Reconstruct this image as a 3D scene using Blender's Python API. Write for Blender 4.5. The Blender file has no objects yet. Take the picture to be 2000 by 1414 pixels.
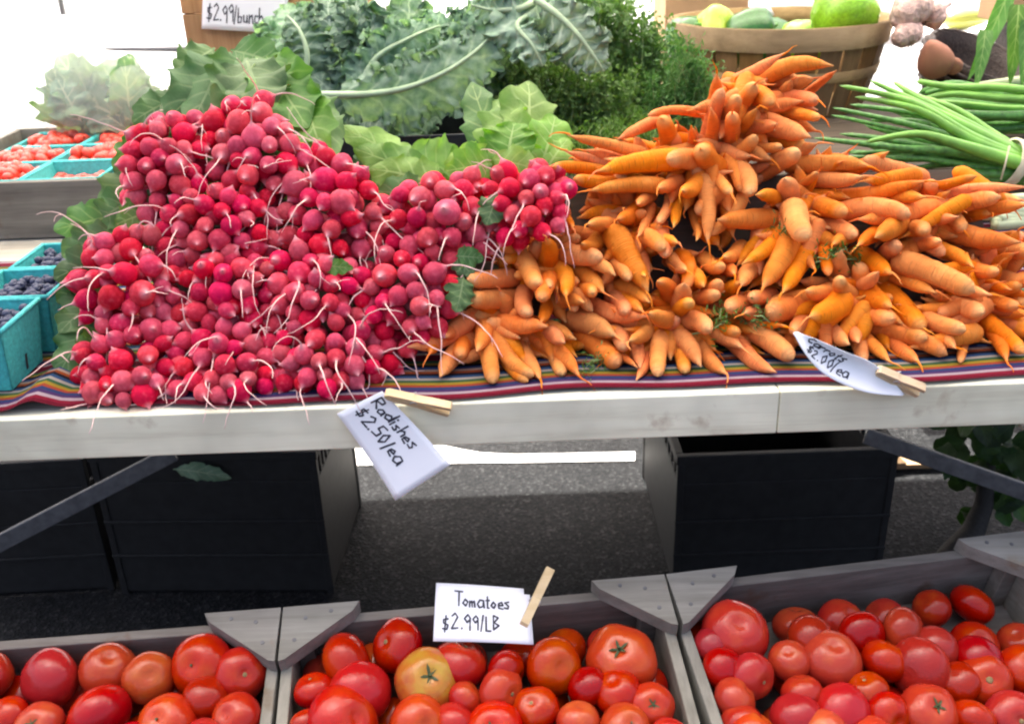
import bpy, bmesh, math, random
from mathutils import Vector, Matrix, noise

S = bpy.context.scene
COL = S.collection
RAD = math.radians

# ------------------------------------------------------------------ camera
TZ = 0.80                                  # height of the table top
CAM = Vector((0.0, -1.075, TZ + 0.543))
PITCH, ROLL, FPX = RAD(25.0), RAD(2.1), 1900.0
FWD = Vector((0, math.cos(PITCH), -math.sin(PITCH)))
R0 = Vector((1, 0, 0))
U0 = Vector((0, math.sin(PITCH), math.cos(PITCH)))
CR = R0 * math.cos(ROLL) - U0 * math.sin(ROLL)
CU = U0 * math.cos(ROLL) + R0 * math.sin(ROLL)
cam = bpy.data.cameras.new('camera')
camo = bpy.data.objects.new('camera', cam)
COL.objects.link(camo)
M = Matrix.Identity(4)
for i in range(3):
    M[i][0], M[i][1], M[i][2], M[i][3] = CR[i], CU[i], -FWD[i], CAM[i]
camo.matrix_world = M
cam.sensor_fit = 'HORIZONTAL'
cam.sensor_width = 36
cam.lens = 36 * FPX / 2000
cam.clip_start = 0.05
cam.clip_end = 500
cam.dof.use_dof = True
cam.dof.focus_distance = 1.3
cam.dof.aperture_fstop = 7.0
S.camera = camo

# ------------------------------------------------------------------ sky, sun, exposure
SUN_EL, SUN_AZ = RAD(64), RAD(-22)          # behind the stall, a little to the left
sdir = Vector((math.sin(SUN_AZ) * math.cos(SUN_EL), math.cos(SUN_AZ) * math.cos(SUN_EL), math.sin(SUN_EL)))
w = bpy.data.worlds.new('World')
S.world = w
w.use_nodes = True
wn = w.node_tree.nodes
sky = wn.new('ShaderNodeTexSky')
sky.sky_type = 'NISHITA'
sky.sun_disc = False
sky.sun_elevation = SUN_EL
sky.sun_rotation = SUN_AZ
sky.air_density = 0.6
sky.dust_density = 10.0
sky.ozone_density = 0.6
bg = wn['Background']
bg.inputs['Strength'].default_value = 0.15
w.node_tree.links.new(sky.outputs[0], bg.inputs[0])
sl = bpy.data.lights.new('sun', 'SUN')
sl.energy = 5.0
sl.angle = RAD(0.5)
sl.color = (1.0, 0.95, 0.87)
so = bpy.data.objects.new('sun', sl)
so.rotation_euler = sdir.to_track_quat('Z', 'Y').to_euler()
so.location = sdir * 20
COL.objects.link(so)
S.view_settings.view_transform = 'Standard'
S.view_settings.look = 'None'
S.view_settings.gamma = 1.0
S.view_settings.exposure = 2.2
S.render.film_transparent = False
S.cycles.use_denoising = True
S.cycles.max_bounces = 7
S.cycles.diffuse_bounces = 4
S.cycles.transparent_max_bounces = 12
S.cycles.caustics_reflective = False
S.cycles.caustics_refractive = False
S.cycles.sample_clamp_indirect = 6.0
S.cycles.filter_width = 2.2

# ------------------------------------------------------------------ pixel helpers
def ray(px, py):
    return FWD + CR * ((px - 1000) / FPX) + CU * ((707 - py) / FPX)
def at_d(px, py, d):
    return CAM + ray(px, py) * d
def at_Y(px, py, Y):
    r = ray(px, py)
    return CAM + r * ((Y - CAM.y) / r.y)
def at_Z(px, py, z):
    r = ray(px, py)
    return CAM + r * ((z - CAM.z) / r.z)
def on_plane(px, py, p, n):
    r = ray(px, py)
    return CAM + r * ((p - CAM).dot(n) / r.dot(n))
def to_px(p):
    v = p - CAM
    d = v.dot(FWD)
    return 1000 + FPX * v.dot(CR) / d, 707 - FPX * v.dot(CU) / d, d
PILE_A = RAD(47)
PILE_N = Vector((0, -math.sin(PILE_A), math.cos(PILE_A)))
PILE_P = Vector((0, 0.012, TZ + 0.004))
def on_pile(px, py, back=0.0):
    p = on_plane(px, py, PILE_P, PILE_N)
    return p + ray(px, py).normalized() * back

# ------------------------------------------------------------------ object helpers
WM = {}
def reg(o, m=None, parent=None):
    COL.objects.link(o)
    if m is None:
        m = Matrix.Identity(4)
    WM[o.name] = m
    o.matrix_basis = m
    if parent is not None:
        o.parent = parent
        o.matrix_parent_inverse = WM[parent.name].inverted()
    return o
def tag(o, label=None, cat=None, group=None, kind=None):
    if label: o['label'] = label
    if cat: o['category'] = cat
    if group: o['group'] = group
    if kind: o['kind'] = kind
    return o
def thing(name, loc, label, cat, group=None):
    e = bpy.data.objects.new(name, None)
    e.empty_display_size = 0.05
    reg(e, Matrix.Translation(Vector(loc)))
    return tag(e, label, cat, group)
def mesh(name, V, F, mat, smooth=True, uv=None):
    me = bpy.data.meshes.new(name)
    me.from_pydata([tuple(v) for v in V], [], F)
    if uv is not None:
        ul = me.uv_layers.new(name='UVMap')
        for li, l in enumerate(me.loops):
            ul.data[li].uv = uv[l.vertex_index]
    if smooth:
        me.polygons.foreach_set('use_smooth', [True] * len(me.polygons))
    if mat is not None:
        me.materials.append(mat)
    me.update()
    return me
def mk(name, V, F, mat, parent=None, smooth=True, uv=None, m=None):
    o = bpy.data.objects.new(name, mesh(name, V, F, mat, smooth, uv))
    return reg(o, m, parent)
def mko(name, me, m, parent=None):
    return reg(bpy.data.objects.new(name, me), m, parent)

class MB:
    def __init__(s):
        s.V, s.F = [], []
    def add(s, V, F):
        k = len(s.V)
        s.V += [Vector(v) for v in V]
        s.F += [tuple(i + k for i in f) for f in F]
        return s
    def box(s, c, ex, ey, ez, b=0.0):
        """box with half-extent vectors and a small chamfer"""
        c, ex, ey, ez = Vector(c), Vector(ex), Vector(ey), Vector(ez)
        if b <= 0:
            V = [c + ex * x + ey * y + ez * z for x in (-1, 1) for y in (-1, 1) for z in (-1, 1)]
            F = [(0, 1, 3, 2), (4, 6, 7, 5), (0, 4, 5, 1), (2, 3, 7, 6), (0, 2, 6, 4), (1, 5, 7, 3)]
            return s.add(V, F)
        bm = bmesh.new()
        bmesh.ops.create_cube(bm, size=2.0)
        lx, ly, lz = ex.length, ey.length, ez.length
        for v in bm.verts:
            v.co = Vector((v.co.x * lx, v.co.y * ly, v.co.z * lz))
        bmesh.ops.bevel(bm, geom=bm.edges[:], offset=b, segments=2, affect='EDGES', profile=0.5)
        nx, ny, nz = ex / lx, ey / ly, ez / lz
        bm.verts.index_update()
        V = [c + nx * v.co.x + ny * v.co.y + nz * v.co.z for v in bm.verts]
        F = [tuple(v.index for v in f.verts) for f in bm.faces]
        bm.free()
        return s.add(V, F)
    def aabb(s, x0, x1, y0, y1, z0, z1, b=0.0):
        return s.box(((x0 + x1) / 2, (y0 + y1) / 2, (z0 + z1) / 2), ((x1 - x0) / 2, 0, 0), (0, (y1 - y0) / 2, 0), (0, 0, (z1 - z0) / 2), b)
    def tube(s, pts, radii, n=8, cap=True):
        pts = [Vector(p) for p in pts]
        if not isinstance(radii, (list, tuple)):
            radii = [radii] * len(pts)
        V, F = [], []
        prev = None
        for i, p in enumerate(pts):
            t = (pts[min(i + 1, len(pts) - 1)] - pts[max(i - 1, 0)])
            t = t.normalized() if t.length > 1e-9 else Vector((0, 0, 1))
            if prev is None:
                a = t.orthogonal().normalized()
            else:
                a = prev - t * prev.dot(t)
                a = a.normalized() if a.length > 1e-6 else t.orthogonal().normalized()
            prev = a
            b = t.cross(a)
            for k in range(n):
                q = 2 * math.pi * k / n
                V.append(p + (a * math.cos(q) + b * math.sin(q)) * radii[i])
        for i in range(len(pts) - 1):
            for k in range(n):
                k2 = (k + 1) % n
                F.append((i * n + k, i * n + k2, (i + 1) * n + k2, (i + 1) * n + k))
        if cap:
            F.append(tuple(range(n - 1, -1, -1)))
            e = (len(pts) - 1) * n
            F.append(tuple(e + k for k in range(n)))
        return s.add(V, F)
    def prism(s, poly, off):
        """polygon (list of points) extruded by a vector"""
        n = len(poly)
        off = Vector(off)
        V = [Vector(p) for p in poly] + [Vector(p) + off for p in poly]
        F = [tuple(range(n - 1, -1, -1)), tuple(range(n, 2 * n))]
        for i in range(n):
            j = (i + 1) % n
            F.append((i, j, n + j, n + i))
        return s.add(V, F)
    def build(s, name, mat, parent=None, smooth=False, m=None):
        return mk(name, s.V, s.F, mat, parent, smooth, None, m)
def lathe(prof, n, rmod=None):
    """prof: list of (r,z); closed at both ends by poles when r==0"""
    V, F, rings = [], [], []
    for i, (r, z) in enumerate(prof):
        if r <= 1e-7:
            rings.append([len(V)])
            V.append(Vector((0, 0, z)))
        else:
            rg = []
            for k in range(n):
                a = 2 * math.pi * k / n
                rr = r * (rmod(a, i / (len(prof) - 1)) if rmod else 1)
                rg.append(len(V))
                V.append(Vector((rr * math.cos(a), rr * math.sin(a), z)))
            rings.append(rg)
    for i in range(len(rings) - 1):
        A, B = rings[i], rings[i + 1]
        for k in range(n):
            k2 = (k + 1) % n
            if len(A) == 1 and len(B) == 1: continue
            if len(A) == 1: F.append((A[0], B[k2], B[k]))
            elif len(B) == 1: F.append((A[k], A[k2], B[0]))
            else: F.append((A[k], A[k2], B[k2], B[k]))
    return V, F
def frame(o, z, x=None):
    """matrix with origin o, local z along z"""
    z = Vector(z).normalized()
    x = Vector(x) if x is not None else z.orthogonal()
    x = (x - z * x.dot(z)).normalized()
    y = z.cross(x)
    m = Matrix.Identity(4)
    for i in range(3):
        m[i][0], m[i][1], m[i][2], m[i][3] = x[i], y[i], z[i], o[i]
    return m
def sc(a, b=None, c=None):
    return Matrix.Diagonal((a, b if b is not None else a, c if c is not None else a, 1))
def rv(rng, s=1.0):
    return Vector((rng.uniform(-s, s), rng.uniform(-s, s), rng.uniform(-s, s)))

# ------------------------------------------------------------------ materials
def nodes(name):
    m = bpy.data.materials.new(name)
    m.use_nodes = True
    nt = m.node_tree
    return m, nt, nt.nodes['Principled BSDF'], nt.nodes['Material Output']
def lin(c):
    return tuple(((x / 255) / 12.92 if x / 255 <= 0.04045 else ((x / 255 + 0.055) / 1.055) ** 2.4) for x in c) + (1,)
def N(nt, t, **k):
    n = nt.nodes.new(t)
    for a, b in k.items():
        setattr(n, a, b)
    return n
def L(nt, a, b):
    nt.links.new(a, b)
def noise_tex(nt, scale, detail=4, coord='Object', vec=None, rough=0.55):
    tc = N(nt, 'ShaderNodeTexCoord')
    mp = N(nt, 'ShaderNodeMapping')
    if vec: mp.inputs['Scale'].default_value = vec
    L(nt, tc.outputs[coord], mp.inputs[0])
    nz = N(nt, 'ShaderNodeTexNoise')
    nz.inputs['Scale'].default_value = scale
    nz.inputs['Detail'].default_value = detail
    nz.inputs['Roughness'].default_value = rough
    L(nt, mp.outputs[0], nz.inputs['Vector'])
    return nz
def ramp(nt, src, stops, interp='LINEAR'):
    r = N(nt, 'ShaderNodeValToRGB')
    cr = r.color_ramp
    cr.interpolation = interp
    while len(cr.elements) < len(stops):
        cr.elements.new(0.5)
    for e, (p, c) in zip(cr.elements, stops):
        e.position = p
        e.color = c if len(c) == 4 else tuple(c) + (1,)
    L(nt, src, r.inputs[0])
    return r
def bump(nt, bs, src, strength, dist):
    b = N(nt, 'ShaderNodeBump')
    b.inputs['Strength'].default_value = strength
    b.inputs['Distance'].default_value = dist
    L(nt, src, b.inputs['Height'])
    L(nt, b.outputs[0], bs.inputs['Normal'])
def mixc(nt, fac, a, b, mode='MIX'):
    m = N(nt, 'ShaderNodeMix', data_type='RGBA', blend_type=mode)
    if hasattr(fac, 'links') or hasattr(fac, 'is_linked'): L(nt, fac, m.inputs[0])
    else: m.inputs[0].default_value = fac
    for s, v in ((m.inputs[6], a), (m.inputs[7], b)):
        if isinstance(v, tuple): s.default_value = v
        else: L(nt, v, s)
    return m.outputs[2]
def math_n(nt, op, a, b=None, c=None):
    m = N(nt, 'ShaderNodeMath', operation=op)
    for s, v in zip(m.inputs, (a, b, c)):
        if v is None: continue
        if isinstance(v, (int, float)): s.default_value = v
        else: L(nt, v, s)
    return m.outputs[0]
def rand_hsv(nt, col, dh=0.02, ds=0.15, dv=0.35):
    oi = N(nt, 'ShaderNodeObjectInfo')
    h = N(nt, 'ShaderNodeHueSaturation')
    L(nt, col, h.inputs['Color'])
    r = oi.outputs['Random']
    L(nt, math_n(nt, 'MULTIPLY_ADD', r, dh, 0.5 - dh / 2), h.inputs['Hue'])
    r2 = math_n(nt, 'FRACT', math_n(nt, 'MULTIPLY', r, 17.31))
    L(nt, math_n(nt, 'MULTIPLY_ADD', r2, dv, 1 - dv / 2), h.inputs['Value'])
    r3 = math_n(nt, 'FRACT', math_n(nt, 'MULTIPLY', r, 41.7))
    L(nt, math_n(nt, 'MULTIPLY_ADD', r3, ds, 1 - ds / 2), h.inputs['Saturation'])
    return h.outputs[0]
def simple(name, c, rough=0.6, nscale=30, var=0.25, bmp=0.0, bd=0.002, metal=0.0, spec=0.5, vec=None):
    m, nt, bs, out = nodes(name)
    nz = noise_tex(nt, nscale, vec=vec)
    a = tuple(x * (1 - var) for x in c[:3]) + (1,)
    b = tuple(min(1, x * (1 + var)) for x in c[:3]) + (1,)
    r = ramp(nt, nz.outputs[0], [(0.3, a), (0.7, b)])
    L(nt, r.outputs[0], bs.inputs['Base Color'])
    bs.inputs['Roughness'].default_value = rough
    bs.inputs['Metallic'].default_value = metal
    bs.inputs['Specular IOR Level'].default_value = spec
    if bmp: bump(nt, bs, nz.outputs[0], bmp, bd)
    return m
def wood(name, c1, c2, c3, axis=0, rough=0.75, fine=60, dirt=None, bd=0.0015):
    """weathered wood, grain along one world axis"""
    m, nt, bs, out = nodes(name)
    v = [fine, fine, fine]
    v[axis] = fine * 0.05
    g = noise_tex(nt, 1.0, 6, vec=tuple(v), rough=0.7)
    big = noise_tex(nt, 7.0, 3)
    r = ramp(nt, g.outputs[0], [(0.25, c1), (0.5, c2), (0.78, c3)])
    col = r.outputs[0]
    k = ramp(nt, big.outputs[0], [(0.3, (0.76, 0.75, 0.73, 1)), (0.65, (1.1, 1.1, 1.08, 1))])
    col = mixc(nt, 1.0, col, k.outputs[0], 'MULTIPLY')
    if dirt:
        sp = noise_tex(nt, 18.0, 5)
        k2 = ramp(nt, sp.outputs[0], [(0.6, (0, 0, 0, 1)), (0.72, (1, 1, 1, 1))])
        col = mixc(nt, k2.outputs[0], col, dirt)
    col = rand_hsv(nt, col, 0.01, 0.2, 0.25)
    L(nt, col, bs.inputs['Base Color'])
    bs.inputs['Roughness'].default_value = rough
    bs.inputs['Specular IOR Level'].default_value = 0.25
    bump(nt, bs, g.outputs[0], 0.5, bd)
    return m
def leafmat(name, dark, light, rib, rough=0.5, veins=7.0, trans=0.25, vs=0.55, nscale=25, coat=0.0):
    m, nt, bs, out = nodes(name)
    uvn = N(nt, 'ShaderNodeUVMap')
    sp = N(nt, 'ShaderNodeSeparateXYZ')
    L(nt, uvn.outputs[0], sp.inputs[0])
    u, v = sp.outputs[0], sp.outputs[1]
    av = math_n(nt, 'ABSOLUTE', math_n(nt, 'MULTIPLY_ADD', v, 2.0, -1.0))
    mid = math_n(nt, 'LESS_THAN', av, math_n(nt, 'MULTIPLY_ADD', u, -0.05, 0.075))
    q = math_n(nt, 'FRACT', math_n(nt, 'SUBTRACT', math_n(nt, 'MULTIPLY', u, veins), math_n(nt, 'MULTIPLY', av, 1.3)))
    q = math_n(nt, 'ABSOLUTE', math_n(nt, 'SUBTRACT', q, 0.5))
    sv = N(nt, 'ShaderNodeMapRange')
    sv.inputs[1].default_value, sv.inputs[2].default_value = 0.13, 0.03
    L(nt, q, sv.inputs[0])
    sv2 = math_n(nt, 'MULTIPLY', sv.outputs[0], math_n(nt, 'MULTIPLY_ADD', av, -0.8, 0.85))
    vein = math_n(nt, 'MULTIPLY', math_n(nt, 'MAXIMUM', mid, sv2), vs)
    nz = noise_tex(nt, nscale, 5)
    base = ramp(nt, nz.outputs[0], [(0.3, dark), (0.7, light)]).outputs[0]
    base = rand_hsv(nt, base, 0.03, 0.2, 0.5)
    col = mixc(nt, vein, base, rib)
    L(nt, col, bs.inputs['Base Color'])
    bs.inputs['Roughness'].default_value = rough
    bs.inputs['Specular IOR Level'].default_value = 0.35
    fine = noise_tex(nt, 160, 3)
    h = math_n(nt, 'SUBTRACT', fine.outputs[0], math_n(nt, 'MULTIPLY', vein, 0.8))
    bump(nt, bs, h, 0.5, 0.002)
    tr = N(nt, 'ShaderNodeBsdfTranslucent')
    L(nt, mixc(nt, 1.0, col, (1.3, 1.5, 0.6, 1), 'MULTIPLY'), tr.inputs[0])
    mx = N(nt, 'ShaderNodeMixShader')
    mx.inputs[0].default_value = trans
    L(nt, bs.outputs[0], mx.inputs[1])
    L(nt, tr.outputs[0], mx.inputs[2])
    L(nt, mx.outputs[0], out.inputs[0])
    return m

# asphalt
def mat_asphalt():
    m, nt, bs, out = nodes('asphalt')
    a = noise_tex(nt, 260, 2)
    b = noise_tex(nt, 3, 4)
    vo = N(nt, 'ShaderNodeTexVoronoi')
    vo.inputs['Scale'].default_value = 150
    tc = N(nt, 'ShaderNodeTexCoord')
    L(nt, tc.outputs['Object'], vo.inputs['Vector'])
    st = ramp(nt, vo.outputs['Color'], [(0.2, (0.012, 0.0125, 0.0135, 1)), (0.7, (0.021, 0.022, 0.0235, 1)), (0.95, (0.046, 0.047, 0.048, 1))])
    k = ramp(nt, b.outputs[0], [(0.3, (0.75, 0.75, 0.75, 1)), (0.7, (1.15, 1.15, 1.15, 1))])
    L(nt, mixc(nt, 1.0, st.outputs[0], k.outputs[0], 'MULTIPLY'), bs.inputs['Base Color'])
    bs.inputs['Roughness'].default_value = 0.9
    bs.inputs['Specular IOR Level'].default_value = 0.12
    h = math_n(nt, 'ADD', a.outputs[0], vo.outputs['Distance'])
    bump(nt, bs, h, 0.7, 0.004)
    return m
def mat_fabric(name, c, trans):
    m, nt, bs, out = nodes(name)
    nz = noise_tex(nt, 4, 3)
    r = ramp(nt, nz.outputs[0], [(0.3, tuple(x * 0.95 for x in c)), (0.7, c)])
    L(nt, r.outputs[0], bs.inputs['Base Color'])
    bs.inputs['Roughness'].default_value = 0.9
    t = N(nt, 'ShaderNodeBsdfTranslucent')
    L(nt, r.outputs[0], t.inputs[0])
    mx = N(nt, 'ShaderNodeMixShader')
    mx.inputs[0].default_value = trans
    L(nt, bs.outputs[0], mx.inputs[1]); L(nt, t.outputs[0], mx.inputs[2]); L(nt, mx.outputs[0], out.inputs[0])
    return m
def mat_radish():
    m, nt, bs, out = nodes('radish_skin')
    tc = N(nt, 'ShaderNodeTexCoord')
    sp = N(nt, 'ShaderNodeSeparateXYZ')
    L(nt, tc.outputs['Object'], sp.inputs[0])
    nz = noise_tex(nt, 2.2, 4)
    base = ramp(nt, nz.outputs[0], [(0.3, (0.47, 0.022, 0.050, 1)), (0.55, (0.60, 0.040, 0.084, 1)), (0.8, (0.66, 0.11, 0.145, 1))]).outputs[0]
    base = rand_hsv(nt, base, 0.014, 0.2, 0.45)
    tip = N(nt, 'ShaderNodeMapRange')
    tip.inputs[1].default_value, tip.inputs[2].default_value = 0.95, 1.45
    L(nt, sp.outputs[2], tip.inputs[0])
    base = mixc(nt, tip.outputs[0], base, (0.74, 0.34, 0.36, 1))
    sc_ = noise_tex(nt, 14, 4)
    k = ramp(nt, sc_.outputs[0], [(0.66, (0, 0, 0, 1)), (0.78, (0.35, 0.35, 0.35, 1))])
    base = mixc(nt, k.outputs[0], base, (0.75, 0.42, 0.42, 1))
    L(nt, base, bs.inputs['Base Color'])
    bs.inputs['Roughness'].default_value = 0.68
    bs.inputs['Specular IOR Level'].default_value = 0.18
    bs.inputs['Subsurface Weight'].default_value = 0.0
    bump(nt, bs, sc_.outputs[0], 0.25, 0.06)
    return m
def mat_carrot():
    m, nt, bs, out = nodes('carrot_skin')
    nz = noise_tex(nt, 30, 4)
    base = ramp(nt, nz.outputs[0], [(0.3, (0.70, 0.175, 0.020, 1)), (0.55, (0.80, 0.24, 0.038, 1)), (0.8, (0.86, 0.33, 0.08, 1))]).outputs[0]
    uvn = N(nt, 'ShaderNodeUVMap')
    sp = N(nt, 'ShaderNodeSeparateXYZ')
    L(nt, uvn.outputs[0], sp.inputs[0])
    rg = noise_tex(nt, 1.0, 3, coord='UV', vec=(55, 3, 1))
    k = ramp(nt, rg.outputs[0], [(0.57, (0, 0, 0, 1)), (0.70, (0.6, 0.6, 0.6, 1))])
    base = mixc(nt, k.outputs[0], base, (0.33, 0.10, 0.025, 1))
    tip = N(nt, 'ShaderNodeMapRange')
    tip.inputs[1].default_value, tip.inputs[2].default_value = 0.86, 1.0
    L(nt, sp.outputs[0], tip.inputs[0])
    base = mixc(nt, math_n(nt, 'MULTIPLY', tip.outputs[0], 0.5), base, (0.86, 0.52, 0.22, 1))
    base = rand_hsv(nt, base, 0.016, 0.12, 0.3)
    L(nt, base, bs.inputs['Base Color'])
    bs.inputs['Roughness'].default_value = 0.7
    bs.inputs['Specular IOR Level'].default_value = 0.2
    bump(nt, bs, rg.outputs[0], 0.9, 0.003)
    return m
def mat_tomato(name, yellow=0.0):
    m, nt, bs, out = nodes(name)
    tc = N(nt, 'ShaderNodeTexCoord')
    sp = N(nt, 'ShaderNodeSeparateXYZ')
    L(nt, tc.outputs['Object'], sp.inputs[0])
    nz = noise_tex(nt, 1.6, 3)
    h = math_n(nt, 'ADD', sp.outputs[2], math_n(nt, 'MULTIPLY_ADD', nz.outputs[0], 1.3, -0.65))
    if yellow == 2:
        st = [(0.0, (0.32, 0.006, 0.003, 1)), (0.45, (0.36, 0.014, 0.003, 1)), (0.75, (0.40, 0.036, 0.004, 1)), (1.0, (0.42, 0.075, 0.005, 1))]
    elif yellow:
        st = [(0.0, (0.36, 0.012, 0.004, 1)), (0.56, (0.40, 0.04, 0.005, 1)), (0.74, (0.44, 0.13, 0.007, 1)), (0.92, (0.42, 0.24, 0.015, 1))]
    else:
        st = [(0.0, (0.27, 0.006, 0.0015, 1)), (0.5, (0.33, 0.011, 0.002, 1)), (0.8, (0.37, 0.024, 0.0025, 1)), (1.0, (0.40, 0.05, 0.003, 1))]
    r = ramp(nt, math_n(nt, 'MULTIPLY_ADD', h, 0.5, 0.5), st)
    c = rand_hsv(nt, r.outputs[0], 0.012, 0.08, 0.22)
    L(nt, c, bs.inputs['Base Color'])
    bs.inputs['Roughness'].default_value = 0.16
    bs.inputs['Specular IOR Level'].default_value = 0.34
    f = noise_tex(nt, 9, 3)
    bump(nt, bs, f.outputs[0], 0.05, 0.05)
    return m
def mat_stripes():
    m, nt, bs, out = nodes('striped_cloth')
    uvn = N(nt, 'ShaderNodeUVMap')
    sp = N(nt, 'ShaderNodeSeparateXYZ')
    L(nt, uvn.outputs[0], sp.inputs[0])
    f = math_n(nt, 'FRACT', math_n(nt, 'MULTIPLY', sp.outputs[1], 5.2))
    C = [(120, 22, 48), (150, 30, 60), (205, 190, 200), (92, 62, 120), (60, 78, 130), (190, 90, 60), (190, 165, 60), (70, 120, 80), (205, 200, 190),
         (60, 100, 150), (45, 40, 55), (185, 95, 50), (215, 190, 170), (70, 100, 160), (35, 35, 45), (180, 150, 60), (60, 130, 90), (140, 40, 70)]
    st = [(i / len(C), lin(c)) for i, c in enumerate(C)]
    r = ramp(nt, f, st, 'CONSTANT')
    L(nt, mixc(nt, 1.0, r.outputs[0], (0.42, 0.39, 0.38, 1), 'MULTIPLY'), bs.inputs['Base Color'])
    bs.inputs['Roughness'].default_value = 0.95
    bs.inputs['Specular IOR Level'].default_value = 0.1
    wv = noise_tex(nt, 900, 1)
    bump(nt, bs, wv.outputs[0], 0.4, 0.001)
    return m
def mat_film():
    m, nt, bs, out = nodes('plastic_film')
    nz = noise_tex(nt, 20, 3)
    bs.inputs['Base Color'].default_value = (0.92, 0.93, 0.93, 1)
    bs.inputs['Roughness'].default_value = 0.25
    bump(nt, bs, nz.outputs[0], 0.4, 0.01)
    t = N(nt, 'ShaderNodeBsdfTransparent')
    mx = N(nt, 'ShaderNodeMixShader')
    mx.inputs[0].default_value = 0.82
    L(nt, bs.outputs[0], mx.inputs[1]); L(nt, t.outputs[0], mx.inputs[2]); L(nt, mx.outputs[0], out.inputs[0])
    return m

MAT = {}
MAT['asphalt'] = mat_asphalt()
MAT['paint'] = simple('road_paint', (0.80, 0.80, 0.78), 0.7, 40, 0.06, 0.3)
MAT['canvas'] = mat_fabric('tent_canvas', (0.88, 0.88, 0.88, 1), 0.45)
MAT['canopy'] = mat_fabric('added_canopy_fabric', (0.92, 0.885, 0.81, 1), 0.62)  # fabric of the added canopy, warm and translucent to tint the stall light
MAT['plank'] = wood('pale_plank_wood', (0.66, 0.61, 0.45, 1), (0.87, 0.84, 0.65, 1), (0.93, 0.90, 0.72, 1), 0, 0.85, 45, (0.58, 0.49, 0.35, 1), 0.0008)
MAT['top'] = wood('table_top_wood', (0.36, 0.33, 0.28, 1), (0.46, 0.43, 0.37, 1), (0.52, 0.49, 0.43, 1), 0, 0.75)
MAT['greyx'] = wood('grey_crate_wood_across', (0.10, 0.090, 0.077, 1), (0.17, 0.155, 0.135, 1), (0.25, 0.232, 0.205, 1), 0, 0.85, 55, (0.13, 0.09, 0.06, 1))
MAT['greyy'] = wood('grey_crate_wood_along', (0.14, 0.132, 0.108, 1), (0.225, 0.215, 0.178, 1), (0.30, 0.29, 0.245, 1), 1, 0.85, 55, (0.16, 0.13, 0.09, 1))
MAT['block'] = wood('corner_block_wood', (0.14, 0.132, 0.112, 1), (0.225, 0.215, 0.188, 1), (0.31, 0.30, 0.27, 1), 0, 0.85, 40, (0.19, 0.13, 0.075, 1))
MAT['brown'] = wood('brown_board_wood', (0.26, 0.13, 0.055, 1), (0.38, 0.21, 0.095, 1), (0.46, 0.28, 0.14, 1), 2, 0.7, 40)
MAT['basket'] = wood('basket_splint_wood', (0.13, 0.07, 0.025, 1), (0.21, 0.12, 0.045, 1), (0.29, 0.18, 0.075, 1), 2, 0.65, 40)
MAT['hoop'] = wood('basket_hoop_wood', (0.18, 0.115, 0.05, 1), (0.27, 0.18, 0.085, 1), (0.34, 0.24, 0.12, 1), 0, 0.65, 40)
MAT['pin'] = wood('clothespin_wood', (0.52, 0.36, 0.20, 1), (0.66, 0.50, 0.30, 1), (0.74, 0.58, 0.38, 1), 0, 0.6, 60, None, 0.0004)
MAT['kraft'] = simple('kraft_cardboard', (0.40, 0.25, 0.13), 0.8, 12, 0.12)
MAT['riser'] = wood('dark_riser_wood', (0.05, 0.04, 0.03, 1), (0.09, 0.07, 0.05, 1), (0.13, 0.10, 0.08, 1), 0, 0.8)
MAT['metal'] = simple('grey_painted_steel', (0.13, 0.13, 0.135), 0.5, 60, 0.3, 0.0, 0.0, 0.2)
MAT['pale'] = simple('pale_painted_steel', (0.42, 0.42, 0.42), 0.5, 40, 0.1)
MAT['wire'] = simple('steel_wire', (0.5, 0.5, 0.5), 0.35, 20, 0.1, 0, 0, 0.9)
MAT['blackp'] = simple('black_crate_plastic', (0.011, 0.011, 0.0115), 0.65, 40, 0.4, 0.15, 0.002)
MAT['tub'] = simple('dark_tub_plastic', (0.02, 0.022, 0.026), 0.5, 40, 0.3)
MAT['teal'] = simple('teal_moulded_pulp', (0.06, 0.48, 0.46), 0.7, 180, 0.22, 0.5, 0.002)
MAT['card'] = simple('white_card', (0.84, 0.85, 0.88), 0.7, 12, 0.03)
MAT['ink'] = simple('black_marker_ink', (0.02, 0.02, 0.035), 0.6, 30, 0.2)
MAT['radish'] = mat_radish()
MAT['root'] = simple('radish_root_skin', (0.80, 0.52, 0.47), 0.55, 55, 0.22)
MAT['carrot'] = mat_carrot()
MAT['tomato'] = mat_tomato('tomato_skin')
MAT['tomatoo'] = mat_tomato('orange_tomato_skin', 2)
MAT['tomatoy'] = mat_tomato('yellow_tomato_skin', 1.0)
MAT['calyx'] = simple('tomato_calyx', (0.045, 0.065, 0.02), 0.7, 80, 0.4)
MAT['scar'] = simple('tomato_stem_scar', (0.22, 0.15, 0.06), 0.8, 200, 0.4)
MAT['grape'] = simple('grape_tomato_skin', (0.62, 0.05, 0.025), 0.3, 40, 0.35)
MAT['blue'] = simple('blueberry_skin', (0.035, 0.042, 0.085), 0.6, 90, 0.55)
MAT['radleaf'] = leafmat('radish_leaf', (0.055, 0.16, 0.025, 1), (0.15, 0.31, 0.065, 1), (0.42, 0.55, 0.22, 1), 0.5, 6.0, 0.3, 0.5)
MAT['radleafd'] = leafmat('wilted_radish_leaf', (0.05, 0.125, 0.035, 1), (0.115, 0.22, 0.075, 1), (0.33, 0.44, 0.22, 1), 0.55, 6.0, 0.25, 0.45)
MAT['lush'] = leafmat('fresh_radish_leaf', (0.12, 0.27, 0.035, 1), (0.27, 0.45, 0.09, 1), (0.50, 0.64, 0.26, 1), 0.5, 6.0, 0.35, 0.5)
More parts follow.
